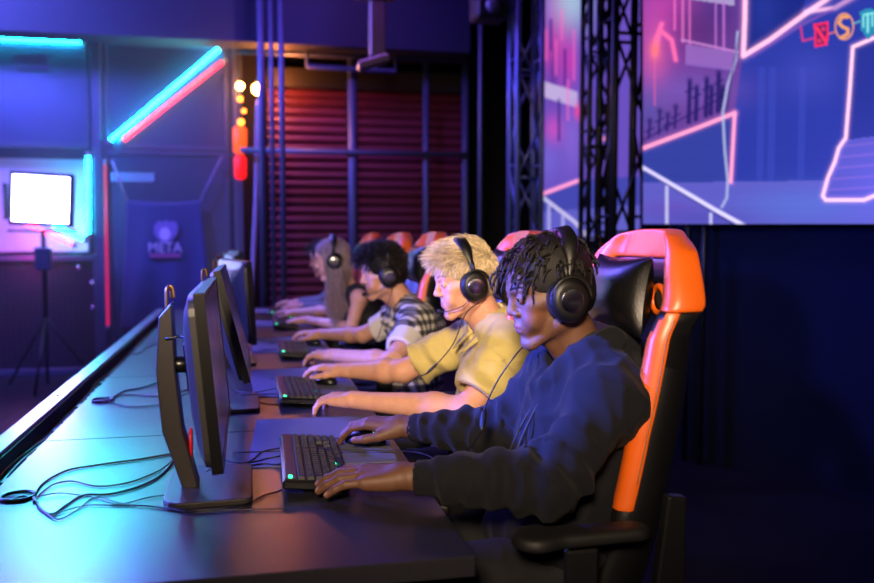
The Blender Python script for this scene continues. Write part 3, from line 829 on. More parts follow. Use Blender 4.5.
def P3():
    H = Head((.585, 3.80, 1.138), 10, 4, 0, .97)
    J = dict(pelvis=(.70, 3.80, .585), chest=(.74, 3.80, .85), neck=(.685, 3.80, 1.00), sl=(.715, 3.63, .945), sr=(.715, 3.97, .945),
             el=(.570, 3.45, .800), er=(.53, 4.10, .835), wl=(.345, 3.65, .803), wr=(.355, 4.35, .814),
             fl=(-1, .9, -.03), ul=(.05, -.1, 1), fr=(-1, 1., .0), ur=(.0, -.05, 1))
    cfg = dict(key='light', J=J, H=H, res=(.0028, .0034, .0065), skin='#cf9c84', lip='#a8605a', cheek='#cf927c', iris='#2c1c12', nail='#dab09c', hs=1.0, spl=7,
               curl_l=[(18, 30, 20), (20, 28, 20), (20, 32, 22), (14, 34, 22)], curl_r=[(10, 24, 16), (12, 26, 18), (20, 34, 24), (26, 36, 24)],
               label='dark-haired young man in a checked shirt over a white T-shirt', style='curly', lips=.85, nose=.95, nhair=2200, hseed=6,
               hairmat=mat('hair_dark', '#120d0b', .45, spec=.5))
    body, org, J, H = person(cfg); P, Ch, N = J['pelvis'], J['chest'], J['neck']
    F = cloth_field(J, H, .0065, zlo=.42); torso_field(F, J, .012)
    for s_, e_ in (('sl', 'el'), ('sr', 'er')):
        S, E_ = J[s_], J[e_]; F.cyl(S, S+(E_-S)*.72, .062, .065, .03)
    F.warp(fold_warp(25, .005, 32))
    for s_, e_ in (('sl', 'el'), ('sr', 'er')):
        S, E_ = J[s_], J[e_]; d = unit(E_-S); L = np.linalg.norm(E_-S); F.cone(S+d*L*.62, S+d*(L+.04), .047, .050, .003, 's'); F.cyl(S+d*L*.74, S+d*(L+.1), .12, .12, 0, 's')
    F.cone(N+V(0, 0, -.02), H(-.018, 0, -.03), .058, .07, .006, 's')
    v, q = F.mesh(); mesh_obj('t_shirt', v, q, mat('tee_white', '#d8d4d0', .85, bump=.2, bscale=1200), body, origin=org)
    F = cloth_field(J, H, .0065, zlo=.40); torso_field(F, J, .026, 1.04); F.ell(P+V(-.01, 0, .05), (.16, .205, .12), None, .04)
    for s_, e_ in (('sl', 'el'), ('sr', 'er')):
        S, E_ = J[s_], J[e_]; F.cyl(S, S+(E_-S)*.40, .072, .078, .03)
    for g in (-1, 1):
        F.cone(N+V(.02, .062*g, .0), N+V(-.075, .062*g, -.085), .016, .014, .015); F.cone(N+V(.03, .06*g, .01), N+V(.075, .0, .02), .018, .018, .015)
    F.warp(fold_warp(35, .006, 32))
    F.cone(Ch+V(-.16, 0, .17), P+V(-.2, 0, .1), .075, .085, .01, 's'); F.cone(N+V(-.01, 0, -.02), H(-.018, 0, -.03), .062, .08, .006, 's')
    for s_, e_ in (('sl', 'el'), ('sr', 'er')):
        S, E_ = J[s_], J[e_]; d = unit(E_-S); L = np.linalg.norm(E_-S); F.cone(S+d*L*.36, S+d*(L+.04), .055, .062, .003, 's'); F.cyl(S+d*L*.42, S+d*(L+.1), .12, .12, 0, 's')
    v, q = F.mesh(); mesh_obj('checked_shirt', v, q, plaid(), body, origin=org)
    headset(H, 'black over-ear headset worn by the man in the checked shirt', mic=True, cable=[H(-.01, .10, -.055), (.60, 3.67, 1.06), (.57, 3.66, .97), (.54, 3.69, .86), (.5, 3.8, .8), (.3, 4.1, .768), (.05, 4.2, .765)])
    return body

def P4():
    H = Head((.462, 4.92, 1.168), 12, -2, 0, .97)
    J = dict(pelvis=(.67, 4.92, .585), chest=(.66, 4.92, .84), neck=(.565, 4.92, 1.01), sl=(.60, 4.765, .965), sr=(.59, 5.075, .965),
             el=(.555, 4.78, .80), er=(.48, 5.33, .845), wl=(.335, 5.20, .803), wr=(.285, 5.62, .814),
             fl=(-1, .35, -.03), ul=(.05, -.1, 1), fr=(-1, .7, .0), ur=(.0, -.05, 1))
    cfg = dict(key='pale', J=J, H=H, res=(.0034, .0038, .0075), skin='#d6a490', lip='#b0605c', cheek='#d69a88', iris='#3a2a20', nail='#e0b4a4', hs=.92, woman=True, spl=6, wide=.88, armr=(.042, .034, .035, .023),
               curl_l=[(18, 30, 20), (20, 28, 20), (20, 32, 22), (14, 34, 22)], curl_r=[(10, 24, 16), (12, 26, 18), (20, 34, 24), (26, 36, 24)],
               label='woman with long hair in a dark sleeveless top', style='long', lips=.85, nose=.85, nhair=3600, hseed=6,
               hairmat=mat('hair_ash', '#8e7a84', .38, spec=.7, var=.2, vscale=60, attr='tint'))
    body, org, J, H = person(cfg); P, Ch, N = J['pelvis'], J['chest'], J['neck']
    F = cloth_field(J, H, .008, zlo=.42); torso_field(F, J, .010, .88); F.ell(P+V(-.01, 0, .05), (.15, .19, .12), None, .04)
    for g in (-1, 1): F.ell(Ch+V(-.10, .065*g, .0), (.055, .06, .06), None, .03)
    F.warp(fold_warp(45, .004, 30))
    for s_, e_ in (('sl', 'el'), ('sr', 'er')):
        S, E_ = J[s_], J[e_]; g = -1 if s_ == 'sl' else 1
        F.plane(S+V(0, -.012*g, 0), (0, g, .15))
    F.cone(N+V(-.03, 0, -.03), H(-.018, 0, -.03), .075, .10, .01, 's')
    v, q = F.mesh(); mesh_obj('sleeveless_top', v, q, mat('top_navy', '#10131f', .8), body, origin=org)
    headset(H, 'black over-ear headset worn by the woman with long hair', mic=False)
    return body

def P5():
    H = Head((.51, 5.98, 1.14), 12, 0, 0, .98)
    J = dict(pelvis=(.66, 5.98, .585), chest=(.69, 5.98, .83), neck=(.615, 5.98, .99), sl=(.64, 5.82, .945), sr=(.64, 6.14, .945),
             el=(.55, 6.0, .80), er=(.52, 6.24, .83), wl=(.36, 6.2, .803), wr=(.345, 6.42, .814),
             fl=(-1, .35, -.03), ul=(.05, -.1, 1), fr=(-1, .4, .0), ur=(.0, -.05, 1))
    cfg = dict(key='far', J=J, H=H, res=(.005, .0042, .009), skin='#c8937a', lip='#a8605a', cheek='#cf927c', iris='#2c1c12', hs=1.0, spl=6,
               curl_l=[(18, 30, 20), (20, 28, 20), (20, 32, 22), (14, 34, 22)], curl_r=[(10, 24, 16), (12, 26, 18), (20, 34, 24), (26, 36, 24)],
               label='farthest player, mostly hidden behind the long-haired woman, in a grey long-sleeved top', style='curly', nhair=500, hseed=9, brow=False,
               hairmat=mat('hair_dark', '#120d0b', .45, spec=.5))
    body, org, J, H = person(cfg); P, Ch, N = J['pelvis'], J['chest'], J['neck']
    F = cloth_field(J, H, .009, zlo=.42); torso_field(F, J, .016); F.ell(P+V(-.01, 0, .05), (.155, .20, .12), None, .04)
    for s_, e_, w_ in (('sl', 'el', 'wl'), ('sr', 'er', 'wr')):
        S, E_, W_ = J[s_], J[e_], J[w_]; d = unit(W_-E_); F.cone(S, E_, .066, .055, .03); F.cyl(E_, W_-d*.03, .052, .037, .02)
    F.cone(N+V(0, 0, -.02), H(-.018, 0, -.03), .058, .07, .006, 's')
    v, q = F.mesh(); mesh_obj('long_sleeved_top', v, q, mat('top_grey', '#5a5c66', .85), body, origin=org)
    return body
# ------------------------------------------------------------------ gaming chair, facing -X, origin on the floor under the seat
def chair_shell(root, M):
    nu, nv = 40, 64
    def hw(v): return float(np.interp(v, [0, .08, .2, .42, .58, .70, .78, .82, .86, .90, .94, .97, 1.], [.200, .222, .236, .250, .260, .264, .266, .266, .250, .230, .208, .188, .152]))
    Z0, Z1 = .47, 1.335
    def base_x(v): return .205+.150*v+.018*math.sin(v*PI*1.3)
    def bol(v): return float(np.interp(v, [0, .1, .5, .74, .82, .9, 1], [.07, .10, .095, .08, .055, .045, .02]))
    def sst(a, b, x): t = min(1, max(0, (x-a)/(b-a))); return t*t*(3-2*t)
    def front(u, v):
        a = abs(u); h = hw(v)
        x = base_x(v)-bol(v)*sst(.50, .86, a)+.022*max(0, (a-.93)/.07)**2-.012*math.cos(u*PI/2)*sst(0, .4, v)*(1-sst(.5, .8, v))
        zz = Z0+(Z1-Z0)*v-.022*sst(.93, 1, v)*abs(u)**3
        x += .0*v
        return (x, u*h, zz)
    def back(u, v):
        a = abs(u); h = hw(v)*(1-.02*a)
        return (base_x(v)+.068-(.044+.030*(1-sst(.74, .82, v)))*max(0, (a-.45)/.55)**1.4-.016*sst(.93, 1, v)**2, u*h, Z0+(Z1-Z0)*v-.022*sst(.93, 1, v)*abs(u)**3)
    us = np.linspace(-1, 1, nu+1); vs = np.linspace(0, 1, nv+1)
    def zone(i, j):
        u = abs((us[i]+us[i+1])/2); v = (vs[j]+vs[j+1])/2; sgn = 1 if us[i] > 0 else -1
        # shoulder slots
        if v > .915 or (v > .80 and u > .63): return 'cap'
        inner = .60+.05*math.sin((v-.80)*20) if v > .80 else None
        if v > .80: return ('wing', sgn) if u > .63-(.915-v)*.0 else 'core'
        edge = .70+.28*max(0, (v-.66)/.14)**1.3 if v > .66 else .70+.08*(1-v/.66)
        edge += .06*max(0, (.12-v)/.12)
        if edge < u < .985 and v > .37-.06*u: return ('side', sgn)
        return 'core'
    zn = {(i, j): zone(i, j) for i in range(nu) for j in range(nv)}
    fv = {}; 
    def panel(name, key, m, label=None):
        v = []; idx = {}; f = []
        def vid(i, j, s):
            if (i, j, s) not in idx:
                idx[i, j, s] = len(v); q_ = front(us[i], vs[j]) if (s == 0 or inlay) else back(us[i], vs[j])
                sunk = (inlay and s == 1) or (key == 'core' and s == 0 and all(zn.get(c_, ('x',))[0] == 'side' for c_ in ((i, j), (i-1, j), (i, j-1), (i-1, j-1))))
                v.append((q_[0]+.007, q_[1], q_[2]) if sunk else ((q_[0]-.003, q_[1], q_[2]) if inlay else q_))
            return idx[i, j, s]
        inlay = key[0] == 'side'
        cells = [c for c in zn if zn[c] == key or (key == 'core' and zn[c][0] == 'side')]
        cs = set(cells)
        for (i, j) in cells:
            f.append((vid(i, j, 0), vid(i, j+1, 0), vid(i+1, j+1, 0), vid(i+1, j, 0)))
            f.append((vid(i, j, 1), vid(i+1, j, 1), vid(i+1, j+1, 1), vid(i, j+1, 1)))
            for (di, dj, a, b) in ((-1, 0, (0, 0), (0, 1)), (1, 0, (1, 1), (1, 0)), (0, -1, (1, 0), (0, 0)), (0, 1, (0, 1), (1, 1))):
                if (i+di, j+dj) not in cs:
                    f.append((vid(i+a[0], j+a[1], 0), vid(i+a[0], j+a[1], 1), vid(i+b[0], j+b[1], 1), vid(i+b[0], j+b[1], 0)))
        mb = MB(); mb.add(v, f, 0, True); o = mb.build(name, m, root); fix_normals(o)
        bv = o.modifiers.new('bevel', 'BEVEL'); bv.width = .006; bv.segments = 3; bv.limit_method = 'ANGLE'; bv.angle_limit = rad(50)
        if label: o['label'] = label
        return o
    blk, org_ = M
    core = panel('backrest', 'core', blk)
    panel('headrest_frame', 'cap', org_, 'orange frame round the headrest')
    for s in (-1, 1):
        panel('side_bolster', ('side', s), org_, 'orange side bolster')
        mb = MB(); a = np.linspace(0, 2*PI, 25)
        x0, y0, z0 = front(.40*s, .815); mb.tube([(x0-.004, y0+.030*math.cos(t), z0+.030*math.sin(t)) for t in a], .0075, 8); o = mb.build('slot_trim', org_, core); o['label'] = 'orange rim of the strap slot'; mb = MB(); mb.lathe([(.024, 0), (.027, .003), (.0, .0035)], (x0-.002, y0, z0), roty(-PI/2), 20); mb.build('slot_shade_disc', mat('slot_shade_black', '#030304', .9), core)  # black disc inside the rim paints the slot's dark recess; no hole is cut
        st = []
        for v in np.linspace(.38, .78, 30):
            p = front(1.0*s, v); st.append((p[0]-.0015, p[1], p[2]))
        mb = MB(); mb.tube(st, .0014, 5); mb.build('stitching', mat('thread_tan', '#8d6a4c', .8), core)
        st = [(front(.63*s, v)[0]-.0015, front(.63*s, v)[1], front(.63*s, v)[2]) for v in np.linspace(.81, .91, 8)]
        mb = MB(); mb.tube(st, .0014, 5); mb.build('stitching', mat('thread_tan', '#8d6a4c', .8), core)
    return core

def pillow_mesh(w, h, t, n=28, pinch=.10):
    v = []; f = []
    for s in (-1, 1):
        for i in range(n+1):
            for j in range(n+1):
                a = i/n*2-1; b = j/n*2-1
                ka = 1-pinch*(1-abs(a)**2)*abs(b)**3*0; y = a*w/2*(1-pinch*(1-b*b)); z = b*h/2*(1-pinch*(1-a*a))
                th = t/2*(max(0, 1-abs(a)**2.6)**.62)*(max(0, 1-abs(b)**2.6)**.62)
                v.append((s*th, y, z))
    N = (n+1)*(n+1)
    for s in range(2):
        for i in range(n):
            for j in range(n):
                q = [s*N+i*(n+1)+j, s*N+(i+1)*(n+1)+j, s*N+(i+1)*(n+1)+j+1, s*N+i*(n+1)+j+1]; f.append(q if s else q[::-1])
    return v, f

def make_chair(label, group='gaming chairs along the desk'):
    blk = mat('leather_black', '#0c0c0d', .42, spec=.5, bump=.12, bscale=260, coat=.7, croughness=.34); orn = mat('leather_orange', '#e0610f', .42, spec=.5, bump=.10, bscale=260, var=.05, vscale=15, coat=.7, croughness=.36)
    pl = mat('chair_plastic', '#101012', .45); root = thing('gaming_chair', label, 'chair', (0, 0, 0), 0, group)
    core = chair_shell(root, (blk, orn))
    # seat with raised side bolsters
    F = Field(axis(-.36, .34, .008), axis(-.34, .34, .008), axis(.34, .60, .008))
    F.ell((-.02, 0, .455), (.27, .235, .055), None, .02); F.cone((-.22, -.17, .445), (-.22, .17, .445), .048, None, .03)
    for g in (-1, 1): F.cone((-.23, .215*g, .462), (.16, .215*g, .468), .050, .055, .03)
    v, q = F.mesh(); mesh_obj('seat', v, q, blk, root)
    for g in (-1, 1):
        mb = MB(); mb.box((.03, .255*g, .385), (.10, .03, .03), bev=.006); mb.box((.065, .292*g, .53), (.07, .028, .33), bev=.008); mb.build('armrest_post', pl, root)
        F = Field(axis(-.20, .26, .005), axis(.292*g-.075, .292*g+.075, .005), axis(.66, .78, .005))
        F.cone((-.035, .292*g-.012, .715), (-.035, .292*g+.012, .715), .036, None, .02); F.cone((-.035, .292*g, .715), (.175, .292*g, .717), .040, .034, .03)
        F.plane((0, 0, .705), (0, 0, -1), k=.006); F.plane((0, 0, .733), (0, 0, 1), k=.012)
        v, q = F.mesh(); mesh_obj('armrest_pad', v, q, mat('armrest_rubber', '#0e0e10', .6, bump=.2, bscale=500), root)
        # recline bracket beside the seat
        mb = MB(); mb.prism([(.17, .36), (.27, .36), (.305, .55), (.305, .775), (.262, .78), (.235, .56)], .262*g-.015, .262*g+.015, axis=1); o = mb.build('recline_bracket', mat('bracket_plastic', '#141517', .35), root); fix_normals(o); bevel(o, .006, 3)
    mb = MB(); mb.box((-.01, 0, .375), (.30, .26, .035), bev=.01); mb.build('seat_mechanism', pl, root)
    mb = MB(); mb.lathe([(.036, .22), (.036, .36)], n=20); mb.lathe([(.026, .07), (.026, .23)], n=20); mb.build('gas_lift', mat('chrome', '#8a8c90', .2, 1.), root)
    mb = MB(); mb.lathe([(.055, .06), (.058, .085), (.04, .11)], n=20)
    for k in range(5):
        a = k*2*PI/5+.3; d = V(math.cos(a), math.sin(a), 0); mb.tube([d*.03+V(0, 0, .09), d*.17+V(0, 0, .085), d*.31+V(0, 0, .072)], [.032, .026, .018], 8, flat=.7)
    base = mb.build('star_base', pl, root)
    for k in range(5):
        a = k*2*PI/5+.3; d = V(math.cos(a), math.sin(a), 0)
        for sd in (-1, 1):
            R = rotz(a)@rotx(PI/2); mb = MB(); mb.lathe([(.010, -.009), (.027, -.009), (.029, 0), (.027, .009), (.010, .009)], d*.315+V(-d[1], d[0], 0)*.016*sd+V(0, 0, .029), R, 18); mb.build('caster_wheel', pl, base)
    # head pillow on its strap
    v, f = pillow_mesh(.30, .185, .105); P = MB(); th = rad(8)
    P.add(np.array(v)@roty(th).T+V(.270, 0, 1.183), f, 0, True); o = P.build('head_pillow', mat('pillow_leather', '#0b0b0d', .36, spec=.55, bump=.3, bscale=200), root)
    sub = o.modifiers.new('s', 'SUBSURF'); sub.levels = 1; sub.render_levels = 1
    return root

# ------------------------------------------------------------------ monitor, screen facing +X, origin at the middle of its base
def make_monitor(label, tilt=8, yaw=0, group='monitors along the desk', dz=0):
    root = thing('monitor', label, 'monitor', (0, 0, 0), 0, group)
    shell = mat('monitor_shell', '#2c2a2b', .40, bump=.15, bscale=500); bez = mat('monitor_bezel', '#0a0a0c', .3); st = mat('stand_grey', '#35312f', .42, metal=.35, bump=.12, bscale=600)
    # base plate
    pts = []
    for (cx, cy, a0) in ((.058, .125, 0), (-.06, .10, 90), (-.06, -.10, 180), (.058, -.125, 270)):
        for k in range(5):
            a = rad(a0+k*22.5); r_ = .018 if cx > 0 else .05; pts.append((cx+r_*math.cos(a), cy+r_*math.sin(a)))
    mb = MB(); mb.prism(pts, 0, .014); b = mb.build('base', st, root); fix_normals(b); bevel(b, .003, 3)
    # column: flat plate that bends back half-way up
    prof = [(-.040, .010), (-.072, .140), (-.085, .270), (-.090, .425), (-.118, .392), (-.126, .270), (-.116, .140), (-.075, .010)]
    mb = MB(); mb.prism(prof, -.034, .034, axis=1); c = mb.build('stand_column', st, root); fix_normals(c); bevel(c, .004, 3)
    mb = MB(); mb.tube(spline([(-.103, 0, .405), (-.103, 0, .447), (-.098, .004, .455), (-.092, .004, .452), (-.090, .004, .43)], 5), .0042, 6, flat=2.); mb.build('carry_hook', mat('hook_brass', '#8a6a48', .4, .8), c)
    mb = MB(); mb.lathe([(.0345, .0), (.0345, .006), (.022, .007)], (-.060, 0, .105), np.array([[0, 0, 1], [0, 1, 0], [-1, 0, 0]])@np.diag([1, .6, 1]), 24); mb.build('cable_hole_ring', mat('ring_red', '#c01826', .3), c)
    P = thing_part = bpy.data.objects.new('display', None)
    # panel (built flat, then tilted about its pivot)
    R = rotz(rad(yaw))@roty(-rad(tilt)); piv = V(-.045, 0, .345+dz)
    W, Hh = .612, .350
    mb = MB(); mb.tube([V(-.11, 0, .345+dz), piv], .019, 14); mb.box(V(-.052, 0, .345+dz), (.022, .11, .11), R, bev=.005); mb.build('tilt_arm', bez, root)
    bm = MB(); n = 10; v = []; f = []
    for (x, sy, sz) in ((.046, .5, .5), (.050, .497, .495), (.030, .5, .5), (.020, .498, .497), (.006, .42, .40), (-.004, .30, .26)):
        k = 32
        for j in range(k):
            a = 2*PI*j/k; cc = math.copysign(abs(math.cos(a))**.16, math.cos(a)); ss = math.copysign(abs(math.sin(a))**.16, math.sin(a))
            v.append((x, cc*(W-.010)*sy, ss*(Hh-.006)*sz))
    k = 32; order = [1, 0, 2, 3, 4, 5]
    for a, b_ in zip(order, order[1:]):
        for j in range(k): f.append((a*k+j, a*k+(j+1) % k, b_*k+(j+1) % k, b_*k+j))
    f.append(tuple(1*k+j for j in range(k))[::-1]); f.append(tuple(5*k+j for j in range(k)))
    bm.add(np.array(v)@R.T+piv, f, 0, False); pn = bm.build('panel', shell, root); fix_normals(pn)
    mb = MB(); c0 = piv+R@V(.0505, 0, 0)
    for (cy, cz, sy, sz) in ((0, Hh/2-.005, W-.006, .008), (0, -Hh/2+.011, W-.006, .020), (-W/2+.005, 0, .008, Hh-.006), (W/2-.005, 0, .008, Hh-.006)):
        mb.box(piv+R@V(.0425, cy*1.002, cz*1.004), (.0215, sy, sz), R)
    mb.build('bezel', bez, pn)
    mb = MB(); mb.box(piv+R@V(.0505, 0, .006), (.002, W-.014, Hh-.034), R); mb.build('screen', screen_mat(), pn)
    mb = MB(); mb.tube([piv+R@V(.002, -.001, .03), piv+R@V(.002, -.30, .03)], .0016, 6) if 0 else mb.tube(spline([V(-.104, -.036, .345), V(-.06, -.05, .346), piv+R@V(.004, -.18, 0)], 5), .0035, 6); mb.build('cable_tie', bez, c)
    return root

def screen_mat():
    if 'screen_glow' in MATS: return MATS['screen_glow']
    m = bpy.data.materials.new('screen_glow'); m.use_nodes = True; nt = m.node_tree; N = nt.nodes; L = nt.links; b = N['Principled BSDF']
    b.inputs['Base Color'].default_value = (.01, .01, .012, 1); b.inputs['Roughness'].default_value = .25
    tc = N.new('ShaderNodeTexCoord'); nz = N.new('ShaderNodeTexNoise'); nz.inputs['Scale'].default_value = 6; nz.inputs['Detail'].default_value = 3
    L.new(tc.outputs['Object'], nz.inputs['Vector']); cr = N.new('ShaderNodeValToRGB'); e = cr.color_ramp.elements
    e[0].position = .35; e[0].color = (.010, .010, .05, 1); e[1].position = .7; e[1].color = (.30, .16, .42, 1); x = e.new(.5); x.color = (.06, .05, .28, 1)
    L.new(nz.outputs['Fac'], cr.inputs[0]); L.new(cr.outputs[0], b.inputs['Emission Color']); b.inputs['Emission Strength'].default_value = .12
    MATS['screen_glow'] = m; return m

# ------------------------------------------------------------------ keyboard, long side along Y, rear edge at -X; origin at the middle of its footprint
KEYM = {}
def make_keyboard(label, keys=True, group='keyboards along the desk'):
    root = thing('keyboard', label, 'keyboard', (0, 0, 0), 0, group)
    body = mat('keyboard_body', '#17171b', .38, metal=.3); cap = mat('keycap', '#19191d', .5, spec=.4, bump=.1, bscale=900)
    D, Wd = .148, .440; tz = rad(5)   # rear higher
    R = roty(tz); up = V(0, 0, .016)
    mb = MB(); mb.box(up, (D, Wd, .020), R, bev=.004); mb.build('case', body, root)
    mb = MB(); mb.box(up+R@V(-.056, 0, .0115), (.026, Wd-.012, .004), R, bev=.001); mb.build('rear_strip', mat('strip', '#2a2630', .35), root)
    for y in (-.2, ):
        mb = MB(); mb.box(up+R@V(-.058, y, .0145), (.008, .016, .0025), R); o = mb.build('status_light', mat('led_green', '#30ff90', .4, emit='#28ffa0', es=4.), root); o['label'] = 'green status light'
    mb = MB(); mb.box(up+R@V(.05, -.07, .0125), (.006, .008, .004), R) ; o = mb.build('status_light', MATS['led_green'], root)
    rows = [(-.034, .016, [1]*15+[0]*0+[1]*3+[1]*4), (-.0135, .017, [1]*13+[2]+[1]*3+[1]*4), (.0055, .017, [1.5]+[1]*12+[1.5]+[1]*3+[1]*4), (.0245, .017, [1.75]+[1]*11+[2.25]+[-3]+[1]*4), (.0435, .017, [2.25]+[1]*10+[2.75]+[-1, 1, -1]+[1]*4), (.0620, .015, [1.25, 1.25, 1.25, 6.25, 1.25, 1.25, 1.25, 1.25]+[1]*3+[1]*4)]
    pitch = .0186
    cache = KEYM
    allv = MB()
    for (x, dx, ks) in rows:
        # user faces -X, so the user's left is -Y: keys run from -Y to +Y
        y = -.212; n = 0; tot = 0
        for w in ks:
            if w < 0: y += -w*pitch; tot += -w; continue
            if tot in (15.,) : y += .004
            L = w*pitch-.0022; kk = (round(L, 4), dx)
            if kk not in cache:
                a, b_ = dx/2, L/2; t = .0022
                v = [(-a, -b_, 0), (a, -b_, 0), (a, b_, 0), (-a, b_, 0), (-a+t, -b_+t, .0085), (a-t, -b_+t, .0085), (a-t, b_-t, .0085), (-a+t, b_-t, .0085)]
                me = bpy.data.meshes.new('key'); me.from_pydata(v, [], [(3, 2, 1, 0), (4, 5, 6, 7), (0, 1, 5, 4), (1, 2, 6, 5), (2, 3, 7, 6), (3, 0, 4, 7)]); me.materials.append(cap); cache[kk] = me
            p = up+R@V(x, y+w*pitch/2, .0105)
            if keys:
                o = bpy.data.objects.new('key', cache[kk]); C.objects.link(o); o.parent = root; o.location = tuple(p); o.rotation_euler = (0, tz, 0)
            else:
                vv = np.array([q.co[:] for q in cache[kk].vertices])@R.T+p; allv.add(vv, [tuple(g.vertices) for g in cache[kk].polygons])
            y += w*pitch; tot += w
    if not keys: allv.build('keys', cap, root)
    mb = MB(); mb.tube(spline([(-.072, .06, .016), (-.10, .065, .010), (-.16, .05, .0045), (-.22, .10, .004)], 6), .0022, 6); mb.build('cable', body, root)
    return root

def make_mouse(label, group='mice along the desk'):
    root = thing('mouse', label, 'mouse', (0, 0, 0), 0, group)
    F = Field(axis(-.08, .08, .003), axis(-.05, .05, .003), axis(-.01, .06, .003))
    F.ell((.010, 0, .008), (.052, .031, .031), None, .01); F.ell((-.025, 0, .006), (.036, .030, .022), None, .02); F.plane((0, 0, .001), (0, 0, -1))
    v, q = F.mesh(); mesh_obj('shell', v, q, mat('mouse_black', '#0d0d10', .35), root)
    mb = MB(); mb.lathe([(.004, -.004), (.009, -.004), (.010, 0), (.009, .004), (.004, .004)], (-.040, 0, .022), rotx(PI/2), 16); mb.build('scroll_wheel', mat('wheel', '#202024', .6), root)
    mb = MB(); mb.box((.036, -.010, .0345), (.012, .006, .004), roty(rad(25)), bev=.001); o = mb.build('logo_light', mat('led_green', '#30ff90', .4, emit='#28ffa0', es=4.), root); o['label'] = 'small green light'
    mb = MB(); mb.tube(spline([(-.058, 0, .010), (-.09, .004, .004), (-.16, -.03, .003), (-.24, -.06, .003)], 6), .0018, 6); mb.build('cable', MATS['mouse_black'], root)
    return root
# ------------------------------------------------------------------ places: the camera stands at (0, 0, 1.32); the desk row runs along +Y
CAMZ = 1.32; YAW = rad(12.4); PIT = rad(3.8); FPX = 850.
_fw = V(math.sin(YAW)*math.cos(PIT), math.cos(YAW)*math.cos(PIT), -math.sin(PIT)); _rt = V(math.cos(YAW), -math.sin(YAW), 0); _up = np.cross(_rt, _fw)
def ray(px, py): return _fw+_rt*(px-437)/FPX-_up*(py-291.5)/FPX
def on_y(px, py, y): r = ray(px, py); t = y/r[1]; return V(r[0]*t, y, CAMZ+r[2]*t)
def on_z(px, py, z): r = ray(px, py); t = (z-CAMZ)/r[2]; return V(r[0]*t, r[1]*t, z)
def on_plane(px, py, p, n): r = ray(px, py); o = V(0, 0, CAMZ); t = (p-o).dot(n)/r.dot(n); return o+r*t
DZ = .75

# ---- room shell
floor_m = mat('floor_vinyl', '#1a1a20', .32, spec=.5, var=.15, vscale=3, bump=.05, bscale=60)
dark = mat('wall_paint_navy', '#131836', .8, var=.1, vscale=4)
blackwall = mat('wall_drape_black', '#08090f', .9, var=.2, vscale=3)
mb = MB(); mb.box((0, 4.0, -.05), (12, 14, .1)); struct('floor', mb, floor_m)
mb = MB(); mb.box((0, 4.0, 4.65), (12, 14, .1)); struct('ceiling', mb, mat('ceiling_dark', '#0c0e1c', .9))
mb = MB(); mb.box((0, 10.05, 2.3), (12, .1, 4.7)); struct('wall_back', mb, blackwall)
mb = MB(); mb.box((-5.0, 4.0, 2.3), (.1, 14, 4.7)); struct('wall_left', mb, dark)
mb = MB(); mb.box((5.6, 4.0, 2.3), (.1, 14, 4.7)); struct('wall_right', mb, dark)
mb = MB(); mb.box((0, -3.0, 2.3), (12, .1, 4.7)); struct('wall_front', mb, dark)

# ---- desks
desk_m = mat('desk_laminate', '#26252c', .30, spec=.6, var=.05, vscale=90, rvar=.015)
edge_m = mat('desk_edge', '#0e0e12', .45)
ys = [1.427, 2.504, 3.583, 4.66, 5.74, 6.82]
DL = ['nearest black desk, its front end facing the camera', 'second black desk from the camera, in front of the man in yellow', 'third black desk from the camera, in front of the man in the checked shirt', 'fourth black desk from the camera, in front of the long-haired woman', 'farthest black desk of the row']
for i in range(5):
    y0, y1 = ys[i]+.0012, ys[i+1]-.0012; yc = (y0+y1)/2
    t = thing('desk', DL[i], 'desk', (-.09, yc, 0), 0, 'black desks joined in one row')
    mb = MB(); mb.box((0, 0, DZ-.019), (.95, y1-y0, .038), bev=.0022); mb.build('tabletop', desk_m, t)
    for s in (-1, 1):
        mb = MB(); mb.box((-.05, s*((y1-y0)/2-.03), (DZ-.038)/2), (.72, .03, DZ-.038)); mb.build('side_panel', edge_m, t)
    mb = MB(); mb.box((-.38, 0, .48), (.02, y1-y0-.092, .40)); mb.build('back_panel', edge_m, t)
# cable channel and rail along the far-left edge
L0, L1 = 1.2, 6.82
ch = thing('cable_channel', 'sunken dark cable channel between the desktops and the aluminium rail', 'cable channel', (-.605, (L0+L1)/2, .69))
mb = MB(); mb.box((0, 0, .0), (.080, L1-L0, .006)); mb.box((-.038, 0, .025), (.004, L1-L0, .05)); mb.box((.037, 0, .018), (.004, L1-L0, .03)); mb.build('trough', mat('channel_metal', '#15161f', .5, metal=.4), ch)
rr = random.Random(4)
for k in range(46):
    y = -(L1-L0)/2+.1+k*.12+rr.uniform(-.02, .02); mb = MB(); mb.box((.012+rr.uniform(-.008, .008), y, .010+rr.uniform(0, .008)), (.030, rr.uniform(.03, .06), .014), rotz(rr.uniform(-.1, .1)), bev=.002)
    mb.build('cable_clip', mat('clip_plastic', '#2a2a38', .35), ch)
mb = MB(); pts = [(.012*math.sin(y*5)+.0, y, .010+.004*math.sin(y*7)) for y in np.linspace(-(L1-L0)/2+.02, (L1-L0)/2-.02, 90)]; mb.tube(pts, .005, 6); mb.tube([(p[0]-.018+.006*math.sin(p[1]*9), p[1], .009) for p in pts], .004, 6); mb.build('cable', mat('cable_black', '#0b0b0e', .4), ch)
rl = thing('metal_rail', 'long brushed aluminium rail along the left side of the desks', 'rail', (-.673, (L0+L1)/2, 0))
mb = MB(); mb.box((0, 0, DZ-.02), (.056, L1-L0, .045), bev=.002); mb.build('rail_bar', mat('aluminium', '#9a9aa6', .30, metal=.85), rl)
